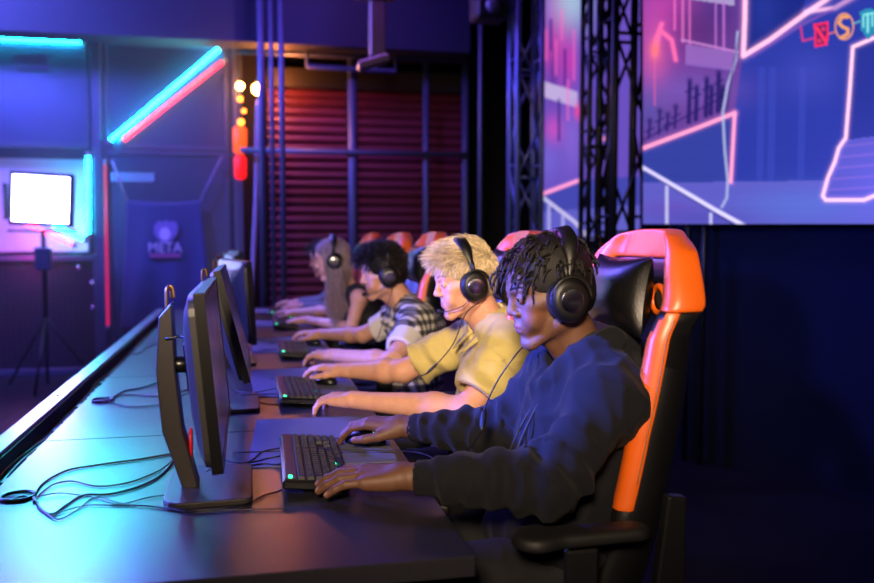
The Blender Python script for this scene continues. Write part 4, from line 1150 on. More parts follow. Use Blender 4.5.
for k in range(7):
    mb = MB(); mb.lathe([(.009, 0), (.009, .0015), (.0055, .0022), (.004, -.0)], (0, -(L1-L0)/2+.4+.8*k, DZ+.0022), n=16); mb.build('screw', mat('screw_dark', '#1a1a1e', .35, .8), rl)
for k in range(5):
    mb = MB(); mb.box((0, -(L1-L0)/2+.25+1.27*k, .354), (.05, .05, .70)); mb.build('post', edge_m, rl)

# ---- monitors
ML = [('nearest monitor, its grey stand and thin edge in full view', -.078, 1.955, 5, 0), ('second monitor from the camera, leaning back behind the nearest one', -.052, 2.905, 14, 0),
      ('third monitor, its grey back turned to the camera and catching cyan light', -.055, 3.90, 3, 12), ('fourth monitor from the camera, behind the one with the cyan-lit back', -.08, 5.02, 6, 6), ('farthest monitor of the row', -.08, 6.12, 6, 8)]
for (lab, x, y, tl, yw) in ML:
    m_ = make_monitor(lab, tl, yw, dz=-.062); m_.location = (x, y, DZ)
# ---- keyboards, mice, mats
KL = [('nearest keyboard, under the fingers of the man with dreadlocks', .140, 2.068, -1), ('keyboard under the left hand of the fair-haired man', .160, 3.03, 1), ('keyboard under the left hand of the man in the checked shirt', .200, 4.13, 0), ('keyboard in front of the long-haired woman', .205, 5.37, 0), ('farthest keyboard of the row', .205, 6.16, 0)]
for i, (lab, x, y, r) in enumerate(KL):
    k_ = make_keyboard(lab, keys=i < 2); k_.location = (x, y, DZ+.0035); k_.rotation_euler.z = rad(r)
MO = [('nearest mouse, under the right hand of the man with dreadlocks', .300, 2.275, -36), ('mouse under the right hand of the fair-haired man', .268, 3.232, -49), ('mouse under the right hand of the man in the checked shirt', .302, 4.405, -45), ('mouse under the right hand of the long-haired woman', .228, 5.66, -35), ('farthest mouse of the row', .278, 6.447, -22)]
for (lab, x, y, r) in MO:
    k_ = make_mouse(lab); k_.location = (x, y, DZ+.004); k_.rotation_euler.z = rad(r)
padm = mat('mousepad_cloth', '#5a5a6a', .8, bump=.2, bscale=1500)
PL = [('nearest mouse mat, partly under the keyboard of the man with dreadlocks', .184, 2.36, .372, .55, -3), ('mouse mat under the right hand of the fair-haired man', .184, 3.33, .37, .62, 2), ('mouse mat beside the keyboard of the man in the checked shirt', .186, 4.47, .37, .62, 0), ('mouse mat beside the keyboard of the long-haired woman', .186, 5.60, .37, .44, 0), ('farthest mouse mat of the row', .186, 6.42, .37, .44, 0)]
for (lab, x, y, w, h, r) in PL:
    pts = []
    for (cx, cy, a0) in ((w/2, h/2, 0), (-w/2, h/2, 90), (-w/2, -h/2, 180), (w/2, -h/2, 270)):
        for k in range(5): a = rad(a0+k*22.5); pts.append((cx-math.copysign(.012, cx)+.012*math.cos(a), cy-math.copysign(.012, cy)+.012*math.sin(a)))
    mb = MB(); mb.prism(pts, 0, .003, R=rotz(rad(r))); o = mb.build('mouse_mat', padm, loc=(x, y, DZ+.0002)); fix_normals(o); tag(o, lab, 'mouse mat', 'mouse mats on the desks')
# ---- loose cables on the desks
cm = mat('cable_black', '#0b0b0e', .4)
zc = DZ+.0035
def cable(pts, label, r=.0024, lift=None, m=cm):
    w = []
    for i, p in enumerate(pts):
        q = on_z(p[0], p[1], zc+(p[2] if len(p) > 2 else 0)); w.append(q)
    s = spline(w, 10); s[:, 2] = np.maximum(s[:, 2], zc)
    mb = MB(); mb.tube(s, r, 7); o = mb.build('cable', m, origin=(w[0][0], w[0][1], DZ)); return tag(o, label, 'cable')
tan = mat('cable_sheen', '#3a342c', .35)
cable([(8, 501), (24, 496), (36, 500), (40, 508), (52, 514), (66, 505), (84, 495), (110, 494), (140, 486), (162, 474), (178, 456), (189, 441, .03)], 'black cable looping from the coil to the nearest stand, highest of the bundle', .0028)
cable([(34, 502), (36, 492), (46, 481), (68, 470), (96, 465), (140, 459), (172, 454), (190, 440, .04)], 'arching cable with a tan sheen behind the nearest monitor stand', .0028, m=tan)
cable([(34, 499), (52, 485), (72, 481), (98, 486), (130, 482), (160, 470), (186, 448, .02)], 'thin cable lying inside the loop by the nearest stand', .0022, m=tan)
cable([(34, 499), (45, 512), (58, 519), (74, 512), (96, 497), (120, 503), (160, 507), (196, 510), (240, 506), (262, 496), (276, 492), (283, 489, .004)], 'thin cable running past the front of the nearest base to the keyboard', .0018)
cable([(50, 516), (82, 506), (112, 505), (150, 506), (190, 512), (230, 510), (262, 509), (286, 509)], 'thin cable lying in front of the nearest monitor base', .0017)
cable([(36, 497), (60, 493), (92, 497), (118, 504), (150, 497), (180, 492), (206, 472, .01), (214, 466, .02)], 'wavy thin cable crossing behind the nearest base', .0015)
cable([(225, 468), (240, 465), (252, 460), (262, 452), (276, 449), (290, 446)], 'upper of the two keyboard leads beside the nearest monitor base', .0024)
cable([(218, 466), (236, 468), (250, 466), (266, 464), (281, 464, .006)], 'lower keyboard lead entering the back of the nearest keyboard', .0030)
cable([(95, 401), (108, 402), (112, 398), (124, 391), (140, 388), (158, 382), (176, 370, .01)], 'black cable looping up behind the second stand', .0026)
cable([(108, 401), (122, 395), (140, 395), (160, 396), (186, 390), (200, 382, .01)], 'cable with a tan sheen behind the second stand', .0026, m=tan)
cable([(108, 401), (126, 406), (148, 406), (168, 402), (190, 392)], 'thin black cable of the second bundle, lowest one', .0020)
cable([(132, 354), (140, 353), (146, 348), (158, 344), (172, 342)], 'thin pale-lit cable on the third desk', .0022, m=tan)
cable([(232, 390), (244, 396), (256, 401), (268, 404), (280, 405)], 'cable from the second monitor to the second keyboard', .0020)
for (px, py, lab) in ((18, 498, 'black cable grommet ring on the nearest desk'), (103, 401, 'black cable grommet ring on the second desk')):
    c = on_z(px, py, DZ); mb = MB(); a = np.linspace(0, 2*PI, 25); mb.tube([V(.034*math.cos(t), .034*math.sin(t), .0045) for t in a], .0042, 8); mb.lathe([(.030, .0), (.030, .003)], n=24); o = mb.build('cable_grommet', cm, loc=(c[0], c[1], DZ)); tag(o, lab, 'grommet')

# ---- chairs
c0 = make_chair('nearest gaming chair, black and orange, seating the man with dreadlocks'); c0.location = (.578, 1.862, 0)
for (lab, x, y, rz) in (('gaming chair behind the fair-haired man in yellow', .565, 2.78, -3), ('gaming chair behind the man in the checked shirt', .500, 3.93, 0), ('gaming chair with its headrest showing above the dark-haired man', .530, 4.98, 4), ('farthest gaming chair, hidden behind the long-haired woman', .50, 6.02, 0)):
    c_ = copy_tree(c0); c_.location = (x, y, 0); c_.rotation_euler.z = rad(rz); c_['label'] = lab
P1(); P2(); P3(); P4(); P5()
# ------------------------------------------------------------------ back of the hall
YW = 8.6
steel = mat('frame_steel_blue', '#4a5272', .45, metal=.3); darksteel = mat('frame_black', '#0e1018', .45, metal=.4)
def neon(name, p, q, colour, label, es=45., r=.018, parts=True):
    p = np.asarray(p, float); q = np.asarray(q, float)
    t = thing('neon_tube', label, 'neon light', (p+q)/2, 0, None); o = (p+q)/2; e = unit(q-p)
    mb = MB(); mb.tube([p-o+e*.03, q-o-e*.03], r, 12); mb.build('glass_tube', mat('neon_'+name, '#0c0c10', .3, emit=colour, es=es), t)
    for a, s in ((p, 1), (q, -1)):
        mb = MB(); mb.tube([a-o, a-o+e*s*.045], r*1.25, 12); mb.build('end_cap', mat('neon_cap', '#8a90a8', .35), t)
    return t
CY = (.006, .80, .95); RD = (1., .016, .03)
# panels of expanded metal in a steel frame
def mesh_panel(x0, x1, z0, z1, y, label, cell=.045, group='expanded metal panels of the back wall', bars=True):
    t = thing('mesh_panel', label, 'metal panel', ((x0+x1)/2, y, z0), 0, group); w, h = x1-x0, z1-z0
    mb = MB(); 
    for (cx, cz, sx, sz) in ((0, .02, w, .04), (0, h-.02, w, .04), (-w/2+.02, h/2, .04, h-.08), (w/2-.02, h/2, .04, h-.08)): mb.box((cx, 0, cz), (sx, .05, sz), bev=.004)
    mb.build('frame', steel, t)
    mb = MB(); n = int((w+h)/cell)+1
    for k in range(n):
        for s in (1, -1):
            # line x - s*z = c inside the rectangle
            c = -w/2-(h if s > 0 else 0)+k*cell
            pts = []
            xa, xb = -w/2+.03, w/2-.03
            for (x, z) in ((xa, (xa-c)*s), (xb, (xb-c)*s)):
                pts.append((x, z))
            (xA, zA), (xB, zB) = pts
            def clip(xA, zA, xB, zB, lo, hi):
                r = []
                for (x, z, x2, z2) in ((xA, zA, xB, zB), (xB, zB, xA, zA)):
                    if z < lo: tt = (lo-z)/(z2-z); x = x+(x2-x)*tt; z = lo
                    elif z > hi: tt = (hi-z)/(z2-z); x = x+(x2-x)*tt; z = hi
                    r.append((x, z))
                return r
            if max(zA, zB) < .03 or min(zA, zB) > h-.03: continue
            (xA, zA), (xB, zB) = clip(xA, zA, xB, zB, .03, h-.03)
            L = math.hypot(xB-xA, zB-zA)
            if L < .03: continue
            a = math.atan2(zB-zA, xB-xA); mb.box(((xA+xB)/2, .002*s, (zA+zB)/2), (L, .003, .011), roty(-a))
    mb.build('mesh_infill', mat('mesh_metal', '#59608a', .4, metal=.5), t)
    return t
X = lambda px, py=150, y=YW: on_y(px, py, y)
# behind the panels: a plain backing wall, so that the corner reads as lit board
mb = MB(); xa, xb = -4.9, X(232)[0]; mb.box(((xa+xb)/2, 9.15, 1.9), (xb-xa, .06, 3.8)); o = struct('wall_panel', mb, mat('backing_board', '#262c5a', .75, var=.12, vscale=2.5)); o.name = 'wall_inner_left'
zt, zm, zb = X(165, 43)[2], X(165, 150)[2], X(165, 366)[2]
xl0, xl1, xl2 = X(-150)[0], X(92)[0], X(105)[0]; xl3 = X(232)[0]
mesh_panel(X(-120)[0], X(-14)[0], zm, zt, YW, 'metal mesh panel left of the top-left one, at the frame edge')
mesh_panel(X(-12)[0], xl1-.01, zm, zt, YW, 'upper mesh panel with a cyan tube along its top')
mesh_panel(xl2, xl3-.03, zm, zt, YW, 'upper mesh panel crossed by the diagonal cyan and red tubes')
mesh_panel(xl2, xl3-.03, .06, zm-.01, YW, 'lower mesh panel behind the hanging banner')
# steel posts of the left part
for (a, lab) in ((98, 'steel post between the two left mesh panels'), (238, 'steel post at the right end of the mesh panels')):
    p = X(a); mb = MB(); mb.box((0, 0, 1.9), (.09, .09, 3.8), bev=.006); o = mb.build('steel_post', steel, loc=(p[0], YW, 0)); tag(o, lab, 'post')
# open shelf-like bay at the lower left, with a pale board lit pink and violet
p0, p1 = X(-60, 155), X(84, 252); mb = MB(); mb.box((0, 0, 0), (p1[0]-p0[0], .03, p0[2]-p1[2])); o = mb.build('sign_board', mat('board_pale', '#b9a6d0', .7, var=.08, vscale=3), loc=((p0[0]+p1[0])/2, YW+.25, (p0[2]+p1[2])/2)); tag(o, 'pale board behind the bright lamp, lit pink and violet', 'board')
t = thing('flight_case', 'dark mesh-fronted road case below the bright lamp', 'case', ((X(-60)[0]+X(97)[0])/2, YW-.02, 0)); w = X(97)[0]-X(-60)[0]-.03; hC = X(50, 256)[2]
mb = MB(); mb.box((0, .22, hC/2), (w, .36, hC)); mb.build('case_body', mat('case_black', '#1a1430', .6), t)
mb = MB(); mb.box((0, 0, hC-.02), (w, .06, .05), bev=.004); mb.box((0, 0, .03), (w, .06, .06), bev=.004); mb.box((-w/2+.02, 0, hC/2), (.04, .06, hC)); mb.box((w/2-.02, 0, hC/2), (.04, .06, hC)); mb.build('case_frame', steel, t)
mb = MB()
for k in range(int(w/.05)): mb.box((-w/2+.03+k*.05, .02, hC/2), (.006, .004, hC-.1))
for k in range(int(hC/.05)): mb.box((0, .018, .05+k*.05), (w-.06, .004, .006))
mb.build('case_grille', mat('grille_metal', '#3a2a50', .4, metal=.4), t)
for (px, py) in ((79, 268), (92, 283), (93, 308)):
    p = X(px, py, YW-.06); mb = MB(); mb.lathe([(.012, -.01), (.022, -.01), (.022, .01), (.012, .014)], p-V(t.location[0], YW-.02, 0), rotx(PI/2), 14); mb.build('corner_stud', mat('stud_steel', '#c8d4ff', .2, 1.), t)
# neon tubes
yn = YW-.05
neon('cyan', X(-40, 37, yn), X(86, 42, yn), CY, 'horizontal cyan tube at the top left')
neon('cyan', X(107, 143, yn), X(222, 46, yn), CY, 'diagonal cyan tube, upper of the pair')
neon('red', X(120, 143, yn), X(226, 59, yn), RD, 'diagonal red tube, lower of the pair', 9.)
neon('cyan', X(88, 152, yn), X(88, 238, yn), CY, 'short vertical cyan tube beside the bright lamp', 45., .018)
neon('cyan', X(88, 241, yn), X(38, 218, yn), CY, 'slanting cyan tube below the bright lamp', 45., .018)
neon('pink', X(77, 246, yn-.06), X(8, 216, yn-.06), (1., .05, .18), 'slanting pink tube below the bright lamp', 10., .018)
neon('pink2', X(105, 160, yn), X(108, 330, yn), (.55, .01, .10), 'tall dim magenta tube beside the mesh panel', 1.3, .012)
# bright lamp on a stand
yl = 7.7; a, b = X(12, 176, yl), X(69, 222, yl); c = (a+b)/2; w, h = b[0]-a[0], a[2]-b[2]
t = thing('led_lamp', 'bright white square lamp panel on a stand at the left', 'lamp', (c[0], yl, 0))
mb = MB(); mb.box((0, .05, c[2]), (w+.07, .08, h+.07), roty(rad(3)), bev=.01); hs = mb.build('housing', darksteel, t)
mb = MB(); mb.box((0, .004, c[2]), (w, .02, h), roty(rad(3))); mb.build('lit_panel', mat('lamp_face', '#ffffff', .4, emit=(.40, .36, 1.), es=48.), hs)
mb = MB(); mb.box((-w/2-.06, .03, c[2]-.02), (.02, .10, h*.8), bev=.004); mb.box((0, .03, c[2]-h/2-.075), (w+.10, .10, .02), bev=.004); mb.tube([(0, .05, c[2]-h/2-.08), (0, .05, 1.3)], .016, 10); mb.build('yoke', darksteel, t)
mb = MB(); mb.tube([(0, .05, 1.32), (0, .05, .62)], .020, 10); mb.tube([(0, .05, .9), (0, .05, .05)], .014, 10); mb.build('pole', darksteel, t)
mb = MB(); mb.box((.0, .02, 1.12), (.13, .07, .19), bev=.01); mb.build('power_pack', mat('pack_grey', '#3c3e55', .45), t)
for k in range(3):
    a_ = k*2*PI/3+.5; mb = MB(); mb.tube([(0, .05, .62), (.42*math.cos(a_), .05+.42*math.sin(a_), .02)], .011, 8); mb.build('leg', darksteel, t)
# hanging banner with emblem
yb = YW-.10; TL, TR = X(127, 200, yb), X(200, 200, yb); BL, BR = X(120, 330, yb), X(214, 330, yb)
t = thing('hanging_banner', 'dark blue cloth banner with a pale emblem hung on two cords', 'banner', ((TL[0]+TR[0])/2, yb, TL[2])); o0 = V(*t.location)
n = 30; v = []; f = []
for i in range(n+1):
    for j in range(n+1):
        u_, w_ = i/n, j/n; p = (TL*(1-u_)+TR*u_)*(1-w_)+(BL*(1-u_)+BR*u_)*w_; p = p+V(0, .022*math.sin(u_*16+w_*2)*w_+.010*math.sin(u_*7+2), -.02*math.sin(u_*PI)*(1-w_)); v.append(p-o0)
for i in range(n):
    for j in range(n): f.append((i*(n+1)+j, (i+1)*(n+1)+j, (i+1)*(n+1)+j+1, i*(n+1)+j+1))
mb = MB(); mb.add(v, f, 0, True); cl = mb.build('cloth', mat('banner_cloth', '#2a3470', .85, bump=.2, bscale=400), t); sm = cl.modifiers.new('s', 'SOLIDIFY'); sm.thickness = .004
for (a, b) in (((112, 160), (127, 201)), ((222, 156), (200, 201))):
    mb = MB(); mb.tube([X(*a, yb)-o0, X(*b, yb)-o0], .009, 6); mb.build('cord', mat('cord_pale', '#8a84b8', .7), t)
em = mat('emblem_pale', '#c9c2e6', .6, emit=(.55, .5, .9), es=.0); em2 = mat('emblem_violet', '#7a6cb4', .6); em3 = mat('emblem_red', '#a0488a', .6)
ye = yb-.035
def q2(px, py): p = X(px, py, ye)-o0; return (p[0], p[2])
mb = MB(); mb.prism([q2(*p) for p in ((154, 226), (158, 221), (163, 222), (166, 220), (170, 222), (175, 221), (178, 226), (177, 234), (172, 240), (166, 244), (159, 240), (154, 234))], -.037, -.033, axis=1); o = fix_normals(mb.build('emblem', em2, t)); o['label'] = 'violet crest shape'
mb = MB(); cc = q2(165, 234); mb.prism([(cc[0]+.050*math.cos(k*PI/8), cc[1]+.062*math.sin(k*PI/8)) for k in range(16)], -.041, -.0375, axis=1); o = fix_normals(mb.build('emblem', em, t)); o['label'] = 'pale round face of the crest'
def text_mesh(name, s, size, m, parent, loc, rot, ext=.002, sx=1.):
    cu = bpy.data.curves.new(name, 'FONT'); cu.body = s; cu.size = size; cu.extrude = ext; cu.align_x = 'CENTER'; cu.align_y = 'CENTER'
    tmp = bpy.data.objects.new('tmp', cu); C.objects.link(tmp); me = bpy.data.meshes.new_from_object(tmp.evaluated_get(bpy.context.evaluated_depsgraph_get())); bpy.data.objects.remove(tmp); bpy.data.curves.remove(cu)
    me.materials.clear(); me.materials.append(m); o = bpy.data.objects.new(name, me); C.objects.link(o)
    o.parent = parent; o.location = loc; o.rotation_euler = rot; o.scale = (sx, 1, 1); return o
cc = q2(165, 248); text_mesh('lettering', 'META', .135, em, t, (cc[0], -.039, cc[1]), (PI/2, 0, 0), sx=.9)
cc = q2(165, 255.5); mb = MB(); mb.box((cc[0], -.037, cc[1]), (.28, .003, .035)); mb.build('lettering_band', em3, t)
# small sign on the top-left mesh
p = X(31, 62, YW-.05); mb = MB(); mb.prism([(-.15, -.07), (.16, -.07), (.14, .07), (-.15, .07)], -.008, .008, axis=1); o = fix_normals(mb.build('small_sign', mat('sign_violet', '#5a4a8e', .6), loc=p)); tag(o, 'small plate on the top-left mesh panel', 'sign')
# blue strip light behind the lower mesh
p = X(132, 177, 9.10); mb = MB(); mb.box((0, 0, 0), (.42, .04, .09), bev=.01); o = mb.build('strip_lamp', mat('strip_blue', '#88a0ff', .5, emit=(.10, .22, .9), es=1.1), loc=p); tag(o, 'short blue strip lamp behind the banner mesh', 'lamp')

# ---- right part: pipe frame in front of red shutters
yf = 8.3
for (px, r_, lab, y_) in ((353, .045, 'steel pipe post in the middle of the red shutters', yf), (426, .032, 'steel pipe post right of the middle one', yf), (465, .036, 'steel pipe post at the right end of the shutters', yf),
                     (263, .030, 'thin dark vertical pipe left of the pair by the warm bulbs', 7.6), (273, .020, 'thin blue vertical pipe by the warm bulbs', 7.6), (283, .024, 'vertical pipe right of the warm bulbs', 7.6), (480, .018, 'thin cable pipe beside the right truss', 7.4)):
    p = on_y(px, 200, y_); mb = MB(); mb.tube([(0, 0, 0), (0, 0, 3.2 if y_ > 8 else 4.4 if px != 480 else 4.4)], r_, 12); o = mb.build('pipe_post', steel, loc=(p[0], y_, 0)); tag(o, lab, 'pipe')
zr = on_y(353, 153, yf)[2]; za = on_y(353, 57, yf)[2]
for (z, lab) in ((zr, 'horizontal pipe across the middle of the red shutters'), (za, 'horizontal pipe along the top of the red shutters')):
    x0, x1 = X(240, 150, yf)[0], X(467, 150, yf)[0]; mb = MB(); mb.tube([(x0-(x0+x1)/2, 0, 0), (x1-(x0+x1)/2, 0, 0)], .028, 10); o = mb.build('cross_pipe', steel, loc=((x0+x1)/2, yf-.05, z)); tag(o, lab, 'pipe')
t = thing('pipe_bracket', 'bent pipe bracket hanging under the beam', 'bracket', X(353, 60, yf-.15)); o0 = V(*t.location)
mb = MB(); mb.tube([X(*p, yf-.15)-o0 for p in ((307, 30), (307, 66), (395, 72), (396, 32))], .026, 8); mb.build('bent_pipe', steel, t)
shm = mat('shutter_red', '#561a30', .45, metal=.1, var=.12, vscale=5)
for (a, b, lab) in ((270, 347, 'red slatted shutter left of the middle pipe'), (357, 424, 'red slatted shutter right of the middle pipe'), (430, 463, 'narrow red slatted shutter at the right end')):
    xa, xb = X(a)[0], X(b)[0]; t = thing('roller_shutter', lab, 'shutter', ((xa+xb)/2, YW+.15, 0), 0, 'red shutters of the back wall'); w = xb-xa+.03
    n = 31; pr = []; H_ = 2.78; st = H_/n
    for k in range(n): z = k*st; pr += [(0, z), (-.028, z+st*.25), (-.034, z+st*.5), (-.028, z+st*.75), (0, z+st*.92)]
    pr.append((0, H_)); v = [(s*w/2, y_, z_) for s in (-1, 1) for (y_, z_) in pr]; m_ = len(pr); f = [(i, i+1, i+1+m_, i+m_) for i in range(m_-1)]
    mb = MB(); mb.add(v, f, 0, False); mb.box((0, .02, H_/2), (w, .02, H_)); mb.build('slats', shm, t)
    mb = MB(); mb.box((0, -.02, H_+.10), (w, .16, .20), bev=.01); mb.build('roller_box', mat('box_dark', '#12101c', .6), t)
mb = MB(); x0 = X(238)[0]; x1 = X(470)[0]; mb.box(((x0+x1)/2, 9.0, 1.9), (x1-x0, .06, 3.8)); o = struct('wall_inner', mb, mat('inner_dark', '#140a16', .8))
o.name = 'wall_inner_back'
# navy beam across the top, ends above the panels
xb0, xb1 = -4.9, on_y(470, 40, 7.9)[0]; zq = on_y(250, 42, 7.9)[2]
mb = MB(); mb.box(((xb0+xb1)/2, 8.05, (zq+4.6)/2), (xb1-xb0, .3, 4.6-zq)); o = struct('trim_beam', mb, mat('beam_navy', '#0f1638', .7, var=.08, vscale=2)); o.name = 'trim_1'
# warm bulbs and lantern
bulb = mat('bulb_warm', '#402010', .4, emit=(1., .40, .08), es=60.); bulb2 = mat('bulb_amber', '#402010', .4, emit=(1., .22, .02), es=10.); lan = mat('lantern_red', '#300804', .5, emit=(1., .08, .01), es=2.0)
for (px, py, r_, m_, nm, lab) in ((258, 89, .055, bulb, 'light_bulb', 'brightest warm bulb by the vertical pipes'), (240, 86, .036, bulb, 'light_bulb', 'smaller warm bulb left of the brightest one'), (240, 99, .026, bulb2, 'light_bulb', 'small amber bulb below the smaller warm bulb'), (241, 122, .030, bulb2, 'light_bulb', 'lowest amber bulb above the lantern'), (244, 111, .020, bulb2, 'light_bulb', 'tiny amber bulb between the others')):
    p = X(px, py, 8.45); t = thing(nm, lab, 'bulb', p); mb = MB(); mb.lathe([(r_*math.sin(a), -r_*math.cos(a)) for a in np.linspace(.05, 2.7, 14)], n=18); mb.build('glass', m_, t); mb = MB(); mb.lathe([(r_*.42, r_*.85), (r_*.42, r_*1.7), (r_*.2, r_*1.9)], n=14); mb.build('socket', darksteel, t)
p = X(240, 152, 8.45); t = thing('lantern', 'glowing orange-red hanging lantern beside the steel post', 'lantern', p)
mb = MB(); mb.lathe([(.03, -.26), (.055, -.24), (.06, -.06), (.03, -.03)], n=18); mb.build('lower_shade', mat('lantern_deep', '#300404', .5, emit=(1., .01, .012), es=1.6), t)
mb = MB(); mb.lathe([(.03, -.02), (.062, .0), (.066, .22), (.03, .25)], n=18); mb.build('upper_shade', lan, t)
mb = MB(); mb.tube([(0, 0, -.05), (0, 0, .9)], .006, 6); mb.build('cord', darksteel, t)
mb = MB(); p = X(257, 200, 8.35); pts = [X(258, 100, 8.35), X(257, 150, 8.35), X(256, 200, 8.35), X(252, 290, 8.35), X(249, 373, 8.35)]; mb.tube([q-p for q in spline(pts, 6)], .022, 10); o = mb.build('curved_pole', mat('pole_pale', '#9a8fb8', .5), loc=p); tag(o, 'pale slightly curved pole under the brightest bulb', 'pole')
# ceiling bracket, speaker
p = on_y(377, 30, 6.4); t = thing('ceiling_bracket', 'metal bracket hanging from the ceiling above the shutters', 'bracket', p); brm = mat('bracket_wood', '#7a6a6a', .5, metal=.3)
mb = MB(); mb.box((0, 0, .42), (.115, .10, 1.25), bev=.01); mb.build('arm', brm, t); mb = MB(); mb.box((-.01, 0, .24), (.30, .12, .03), bev=.004); mb.build('cross_plate', brm, t); mb = MB(); mb.box((-.03, 0, -.24), (.24, .14, .06), roty(rad(-18)), bev=.01); mb.build('foot', brm, t)
p = on_y(489, 2, 6.6); t = thing('loudspeaker', 'black loudspeaker hanging high beside the truss', 'speaker', p)
mb = MB(); mb.box((0, 0, .05), (.26, .26, .40), bev=.02); mb.build('cabinet', mat('speaker_black', '#16182a', .6), t); mb = MB(); mb.lathe([(.02, 0), (.06, .0), (.065, .01), (.02, .014)], (0, -.135, -.06), rotx(PI/2), 20); mb.build('horn', mat('horn_grey', '#5a6080', .4), t); mb = MB(); mb.tube([(0, .0, .2), (0, 0, 1.6)], .02, 8); mb.build('hanger', darksteel, t)

# ---- trusses
def truss(cx, cy, w, label, m, rz=0., rc=.024, rb=.011, z1=4.55, step=.42, d=None):
    t = thing('lighting_truss', label, 'truss', (cx, cy, 0), rz, 'aluminium trusses beside the screens'); d = d or w
    cs = [(-w/2, -d/2), (w/2, -d/2), (w/2, d/2), (-w/2, d/2)]
    for (x, y) in cs:
        mb = MB(); mb.tube([(x, y, 0), (x, y, z1)], rc, 10); mb.build('chord', m, t)
    for s in range(4):
        a, b = cs[s], cs[(s+1) % 4]; z = .1+(s % 2)*.1; k = 0; mb = MB()
        while z+step < z1:
            p, q = (a, b) if k % 2 == 0 else (b, a)
            mb.tube([(p[0], p[1], z), (q[0], q[1], z+step)], rb, 6); 
            if k % 2 == 0: mb.tube([(p[0], p[1], z), (q[0], q[1], z)], rb, 6)
            z += step; k += 1
        mb.build('lacing', m, t)
    return t
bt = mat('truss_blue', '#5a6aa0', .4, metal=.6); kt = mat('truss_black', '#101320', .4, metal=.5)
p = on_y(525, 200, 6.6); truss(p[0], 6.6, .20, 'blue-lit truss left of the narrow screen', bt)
p = on_y(594, 200, 5.3); truss(p[0], 5.3, .13, 'slim dark truss in front of the narrow screen', kt, rc=.018, rb=.009, step=.3)
p = on_y(626, 200, 5.1); truss(p[0], 5.15, .24, 'wide black truss at the left edge of the large screen', kt, rc=.026, rb=.012, step=.62)

# ---- LED screens: flat pictures on real panels
def poly_mask(P, poly):
    x, y = P[:, 0], P[:, 1]; ins = np.zeros(len(P), bool); n = len(poly)
    for i in range(n):
        x0, y0 = poly[i]; x1, y1 = poly[(i+1) % n]
        if y0 == y1: continue
        c = ((y0 > y) != (y1 > y)) & (x < (x1-x0)*(y-y0)/(y1-y0)+x0); ins ^= c
    return ins
def seg_d(P, pts):
    d = np.full(len(P), 1e9)
    for a, b in zip(pts, pts[1:]):
        a = np.array(a, float); b = np.array(b, float); e = b-a; h = np.clip(((P-a)@e)/max(e@e, 1e-9), 0, 1); d = np.minimum(d, np.linalg.norm(P-a-h[:, None]*e, axis=1))
    return d
class Pic:
    def __init__(s, P, base): s.P = P; s.c = np.tile(np.array(lin(base)), (len(P), 1))
    def fill(s, poly, col, a=1.):
        m = poly_mask(s.P, poly); s.c[m] = s.c[m]*(1-a)+np.array(lin(col))*a
    def line(s, pts, col, w, a=1., glow=0.):
        d = seg_d(s.P, pts); k = np.clip(w/2+.5-d, 0, 1)*a; k = k[:, None]; s.c = s.c*(1-k)+np.array(lin(col))*k
        if glow: g = (np.exp(-(d/glow)**2)*.35*a)[:, None]; s.c = s.c+np.array(lin(col))*g
    def blob(s, c, r, col, a=1.):
        q = (((s.P-np.array(c, float))/np.array(r, float))**2).sum(1); k = (np.exp(-q)*a)[:, None]; s.c = s.c*(1-k)+np.array(lin(col))*k
def led_screen(name, label, p0, n, pxr, pyr, step, draw, gain=1.):
    # p0: point of the panel plane, n: its normal (towards the audience)
    n = unit(n); cor = [on_plane(x, y, p0, n) for x, y in ((pxr[0], pyr[1]), (pxr[1], pyr[1]))]
    gx = np.arange(pxr[0], pxr[1]+step, step); gy = np.arange(pyr[0], pyr[1]+step, step)
    G = np.stack(np.meshgrid(gx, gy, indexing='ij'), -1).reshape(-1, 2)
    R_ = _fw+np.outer((G[:, 0]-437)/FPX, _rt)-np.outer((G[:, 1]-291.5)/FPX, _up); o = V(0, 0, CAMZ); tt = ((p0-o)@n)/(R_@n); W_ = o+R_*tt[:, None]
    pic = draw(Pic(G, '#2d3aa6')); org = V(p0[0], p0[1], 0)
    root = thing(name, label, 'screen', org)
    nx_, ny_ = len(gx), len(gy); idx = np.arange(nx_*ny_).reshape(nx_, ny_); q = np.stack([idx[:-1, :-1], idx[:-1, 1:], idx[1:, 1:], idx[1:, :-1]], -1).reshape(-1, 4)
    m = bpy.data.materials.new(name+'_picture'); m.use_nodes = True; nt = m.node_tree; b = nt.nodes['Principled BSDF']; at = nt.nodes.new('ShaderNodeAttribute'); at.attribute_name = 'tint'
    nt.links.new(at.outputs['Color'], b.inputs['Emission Color']); b.inputs['Emission Strength'].default_value = gain; b.inputs['Base Color'].default_value = (.004, .004, .004, 1); b.inputs['Specular IOR Level'].default_value = .05; b.inputs['Roughness'].default_value = .25
    mesh_obj('picture', W_-org+n*.002, q, m, root, col=np.clip(pic.c, 0, 1.5))
    # cabinet behind the picture
    c = W_.reshape(nx_, ny_, 3); cs = [c[0, 0], c[-1, 0], c[-1, -1], c[0, -1]]; v = [p-org-n*.002 for p in cs]+[p-org-n*.09 for p in cs]
    mb = MB(); mb.add(v, [(0, 1, 2, 3), (7, 6, 5, 4), (0, 4, 5, 1), (1, 5, 6, 2), (2, 6, 7, 3), (3, 7, 4, 0)]); fix_normals(mb.build('cabinet', darksteel, root)); return root
